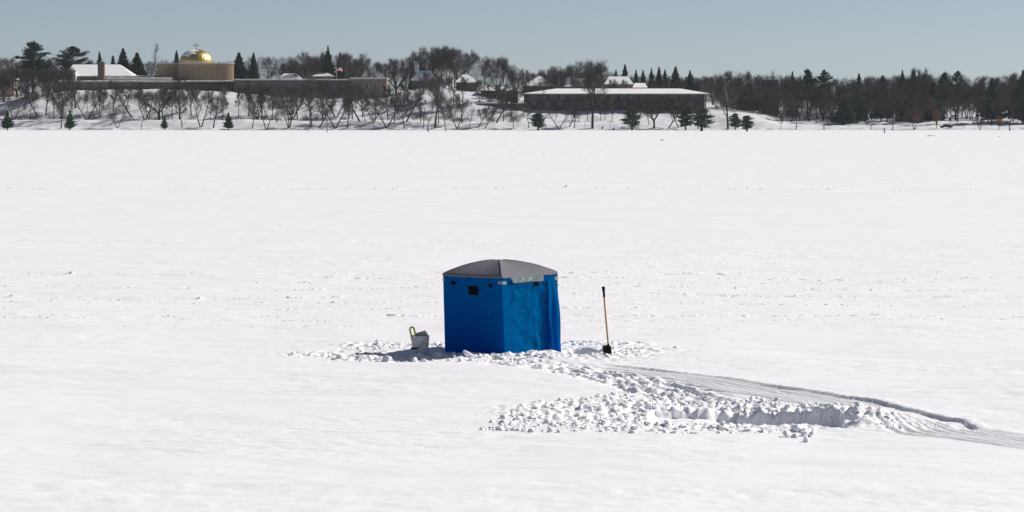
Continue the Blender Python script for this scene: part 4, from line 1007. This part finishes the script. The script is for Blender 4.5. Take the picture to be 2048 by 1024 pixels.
# rolled clear window above the door
def patch(a, b_, at_, bt_, k, u0, u1, v0, v1, name, mt, off, parent=tent, n=8, fn=None):
    nrm = (b_-a).cross(Vector((0, 0, 1))).normalized(); m = MB()
    def P_(u, v, o): return wall_pt(a, b_, at_, bt_, u, v)+nrm*(wrk(u, v, k)+o)-loc
    for o in (off, off-.006):
        for j in range(n+1):
            for i in range(n+1):
                u = u0+(u1-u0)*i/n; v = v0+(v1-v0)*j/n; du = fn(i/n, j/n) if fn else (0, 0, 0); m.v.append(tuple(P_(u+du[0], v+du[1], o+du[2])))
    L_ = (n+1)**2
    for j in range(n):
        for i in range(n): q = j*(n+1)+i; m.f += [(q, q+1, q+n+2, q+n+1), (L_+q, L_+q+n+1, L_+q+n+2, L_+q+1)]; m.m += [0, 0]
    for i in range(n):
        for (s_, t_) in ((i, i+1), (n*(n+1)+i+1, n*(n+1)+i), ((i+1)*(n+1), i*(n+1)), (i*(n+1)+n, (i+1)*(n+1)+n)): m.f.append((s_, L_+s_, L_+t_, t_)); m.m.append(0)
    return m.build(name, mt, parent, smooth=False)
WR = (Fb, Rb, Ft, Rt, 2); WL = (Lb, Fb, Lt, Ft, 1)
patch(*WR, .13, .72, .905, .975, 'window_cover', M_VINYL, .034, n=20, fn=lambda i, j: (.05*(1-j) if i < .12 else 0, -.002*math.sin(i*9)*(1-j), .010*math.sin(j*3.1)+.003*math.sin(i*25)))
patch(*WL, .43, .585, .745, .86, 'vent_window', M_BLACK, .014)
for u0, u1, v0, v1 in ((.15, .22, .865, .91), (.785, .845, .855, .895)): patch(*WL, u0, u1, v0, v1, 'vent_window', M_BLACK, .014)
patch(*WR, .55, .64, .845, .885, 'vent_window', M_BLACK, .045)
patch(*WR, .0, .075, .895, .93, 'corner_tab', M_TAB, .012); patch(*WL, .945, 1.0, .90, .935, 'corner_tab', M_TAB, .012)
patch(*WR, .94, 1.0, .90, .94, 'corner_tab', M_TAB, .025); patch(*WL, 0.0, .03, .90, .945, 'corner_tab', M_TAB, .012)
m = MB(); m.tube([Fb.lerp(Ft, t/10)-loc+Vector((0, -.006, 0)) for t in range(11)], .007, 6); m.build('corner_seam', M_BLUE, tent, smooth=True)

# ------------------------------------------------------------------ bucket and what it holds
g = gp(841, 711); BR = 17.2*g.y/FPX; zg = float(H(np.array([g.x]), np.array([g.y]))[0])-.02; BH = pt(841, 671, g.y).z-zg
bk = empty('bucket', (g.x, g.y, zg), 'whitish plastic bucket with a wire handle standing in the tent shadow', 'bucket')
M_PAIL = mat('pail_plastic', (.80, .83, .83), .45, .06, 6, spec=.4, trans=.45, tcol=(.7, .73, .73))
m = MB(); n = 40; prof = [(0, .0), (.93*BR, 0), (.985*BR, .78*BH), (1.05*BR, .785*BH), (1.05*BR, .83*BH), (1.0*BR, .835*BH), (1.02*BR, .96*BH), (1.05*BR, .965*BH), (1.05*BR, BH), (.98*BR, BH), (.88*BR, .03), (0, .03)]
vv = [(r_*math.cos(6.2832*i/n), r_*math.sin(6.2832*i/n), z_) for r_, z_ in prof for i in range(n)]
m.add(vv, [(j*n+i, j*n+(i+1) % n, (j+1)*n+(i+1) % n, (j+1)*n+i) for j in range(len(prof)-1) for i in range(n)]); m.build('pail', M_PAIL, bk, smooth=False)
m = MB(); a0, a1 = -1.15, -.30; vv = []; ff = []
for i in range(13):
    for j in range(5):
        a = a0+(a1-a0)*i/12; z_ = BH*(.12+.56*j/4); rr = BR*(.90+.07*z_/(.78*BH))+.003; vv.append((rr*math.cos(a), rr*math.sin(a), z_))
for i in range(12):
    for j in range(4): q = i*5+j; ff.append((q, q+5, q+6, q+1))
m.add(vv, ff); m.build('faded_print', mat('faded_pink', (.46, .30, .33), .6, .35, 9), bk, smooth=True)
# wire bail hanging down in front, black grip low at the left
ear = Vector((BR*.55, -BR*.93, BH*.82)); ear2 = Vector((-BR*.98, -BR*.2, BH*.82)); grip = Vector((-BR*.86, -BR*1.12, BH*.42)); pts_ = []
for i in range(15): t = i/14; p = ear.lerp(grip, t)+Vector((.01, -.05*math.sin(math.pi*t), -.05*math.sin(math.pi*t))); pts_.append(p)
pts2 = [grip.lerp(ear2, i/8)+Vector((-.03*math.sin(math.pi*i/8), -.01, 0)) for i in range(9)]
m = MB(); m.tube(pts_+pts2[1:], .0045, 6); hd = m.build('handle', M_METAL, bk, smooth=True)
m = MB(); m.tube([grip+Vector((.11, -.008, .005)), grip+Vector((.03, -.01, 0)), grip+Vector((-.045, -.008, 0))], [.018, .02, .018], 10); m.build('grip', M_BLACK, hd, smooth=True)
for p in (ear, ear2): m = MB(); m.tube([p+Vector((0, .02, 0)), p+Vector((.006*(1 if p.x > 0 else -1), -.018, 0))], .02, 10); m.build('ear', M_PAIL, bk, smooth=True)
# lime green handle of an ice scoop
M_LIME = mat('lime_plastic', (.62, .74, .04), .45, .05, 6, spec=.4, trans=.3, tcol=(.5, .62, .03))
b0 = Vector((g.x-.06, g.y-.02, zg+.06)); sp = empty('ice_scoop', b0, 'lime green scoop with an open loop handle sticking out of the bucket', 'ice scoop'); sp.rotation_euler = (0, R(-13), R(8))
hh = pt(825, 655, g.y).z-b0.z+.01; m = MB(); l0 = hh-.25; rr_ = .006; hh += .02
m.tube([(-.045, 0, l0), (-.045, 0, hh-.04), (-.03, 0, hh-.01), (.03, 0, hh-.01), (.045, 0, hh-.04), (.045, 0, l0), (0, 0, l0-.03), (-.045, 0, l0)], .021, 8); m.build('loop_handle', M_LIME, sp, smooth=True)
m = MB(); m.tube([(0, 0, l0-.02), (0, 0, .10)], .014, 8); m.build('shaft', M_LIME, sp, smooth=True)
m = MB(); m.tube([(0, 0, .10), (0, 0, .06), (0, 0, 0)], [.02, .07, .05], 16); m.build('cup', M_LIME, sp, smooth=True)
# grey tackle board
tb = empty('tackle_case', (g.x+.03, g.y+.06, zg+.05), 'flat grey case with a slanting top standing in the bucket', 'case'); tb.rotation_euler = (0, 0, R(-6))
ht = pt(841, 661, g.y).z-zg-.05; m = MB(); q = [(-.13, 0), (.11, 0), (.13, ht-.09), (.07, ht), (-.13, ht-.06)]
m.add([(x, -.02, z_) for x, z_ in q]+[(x, .02, z_) for x, z_ in q], [tuple(range(5)), tuple(reversed(range(5, 10)))]+[(i, 5+i, 5+(i+1) % 5, (i+1) % 5) for i in range(5)]); m.build('lid', mat('grey_case', (.36, .42, .44), .5, .08, 8), tb)
m = MB(); m.box((-.05, -.034, ht-.16), (.0, -.021, ht-.13)); m.build('latch', M_BLACK, tb)

# ------------------------------------------------------------------ shovel
g = gp(1215, 712); zg = float(H(np.array([g.x]), np.array([g.y]))[0]); tpv = pt(1206.5, 573, g.y+.05); o0 = Vector((g.x, g.y, 0))
sv = empty('snow_shovel', o0, 'black-bladed shovel with a wooden handle stuck upright in the snow', 'shovel')
tpv = tpv-o0; bt = Vector((pt(1216.5, 690, g.y).x-g.x, 0, pt(1216.5, 690, g.y).z)); ax = (tpv-bt).normalized(); g1 = bt+ax*((tpv-bt).length-.235)
m = MB(); m.tube([bt-ax*.08, bt, g1+ax*.02], [.021, .0205, .020], 10); m.build('shaft', mat('ash_wood', (.48, .27, .11), .55, .2, 3, stretch=(8, 8, .8), spec=.3), sv, smooth=True)
m = MB(); m.tube([g1, g1+ax*.02, g1+ax*.10, g1+ax*.19, g1+ax*.225, tpv], [.020, .027, .024, .034, .036, .022], 12); m.build('grip', M_BLACK, sv, smooth=True)
m = MB(); m.tube([bt-ax*.1, bt+ax*.03], [.03, .024], 10); so_ = m.build('socket', M_BLACK, sv, smooth=True)
bl = MB(); NW, NH = 24, 12; ca, sa = math.cos(R(-48)), math.sin(R(-48))
zt_ = bt.z-.02
for j in range(NH+1):
    for i in range(NW+1):
        s_ = (i/NW-.5); t = j/NH; x = s_*.27; y = .05*(2*s_)**2*-1.0+.02*math.sin(t*2.2)+.006*(i % 4 < 2); z_ = zt_+.0-.30*t+.02*(1-(2*s_)**2)*(1-t)
        bl.v.append((bt.x*(1-.0*t)+x*ca-y*sa+.0, x*sa+y*ca-.02, z_))
for j in range(NH):
    for i in range(NW): q = j*(NW+1)+i; bl.f.append((q, q+1, q+NW+2, q+NW+1)); bl.m.append(0)
o = bl.build('blade', mat('black_plastic', (.008, .008, .009), .5, .1, 10, spec=.2), sv, smooth=False)
md = o.modifiers.new('thick', 'SOLIDIFY'); md.thickness = .008

# ------------------------------------------------------------------ thin winter haze
m = bpy.data.materials.new('haze'); m.use_nodes = True; n = m.node_tree.nodes; n.remove(n['Principled BSDF'])
v = n.new('ShaderNodeVolumePrincipled'); v.inputs['Color'].default_value = (.80, .90, 1, 1); v.inputs['Density'].default_value = .00005; v.inputs['Anisotropy'].default_value = .2
m.node_tree.links.new(v.outputs[0], n['Material Output'].inputs['Volume'])
mb = MB(); mb.box((-1900, -500, -4), (1900, 4500, 60)); tag(mb.build('haze', m), kind='stuff')
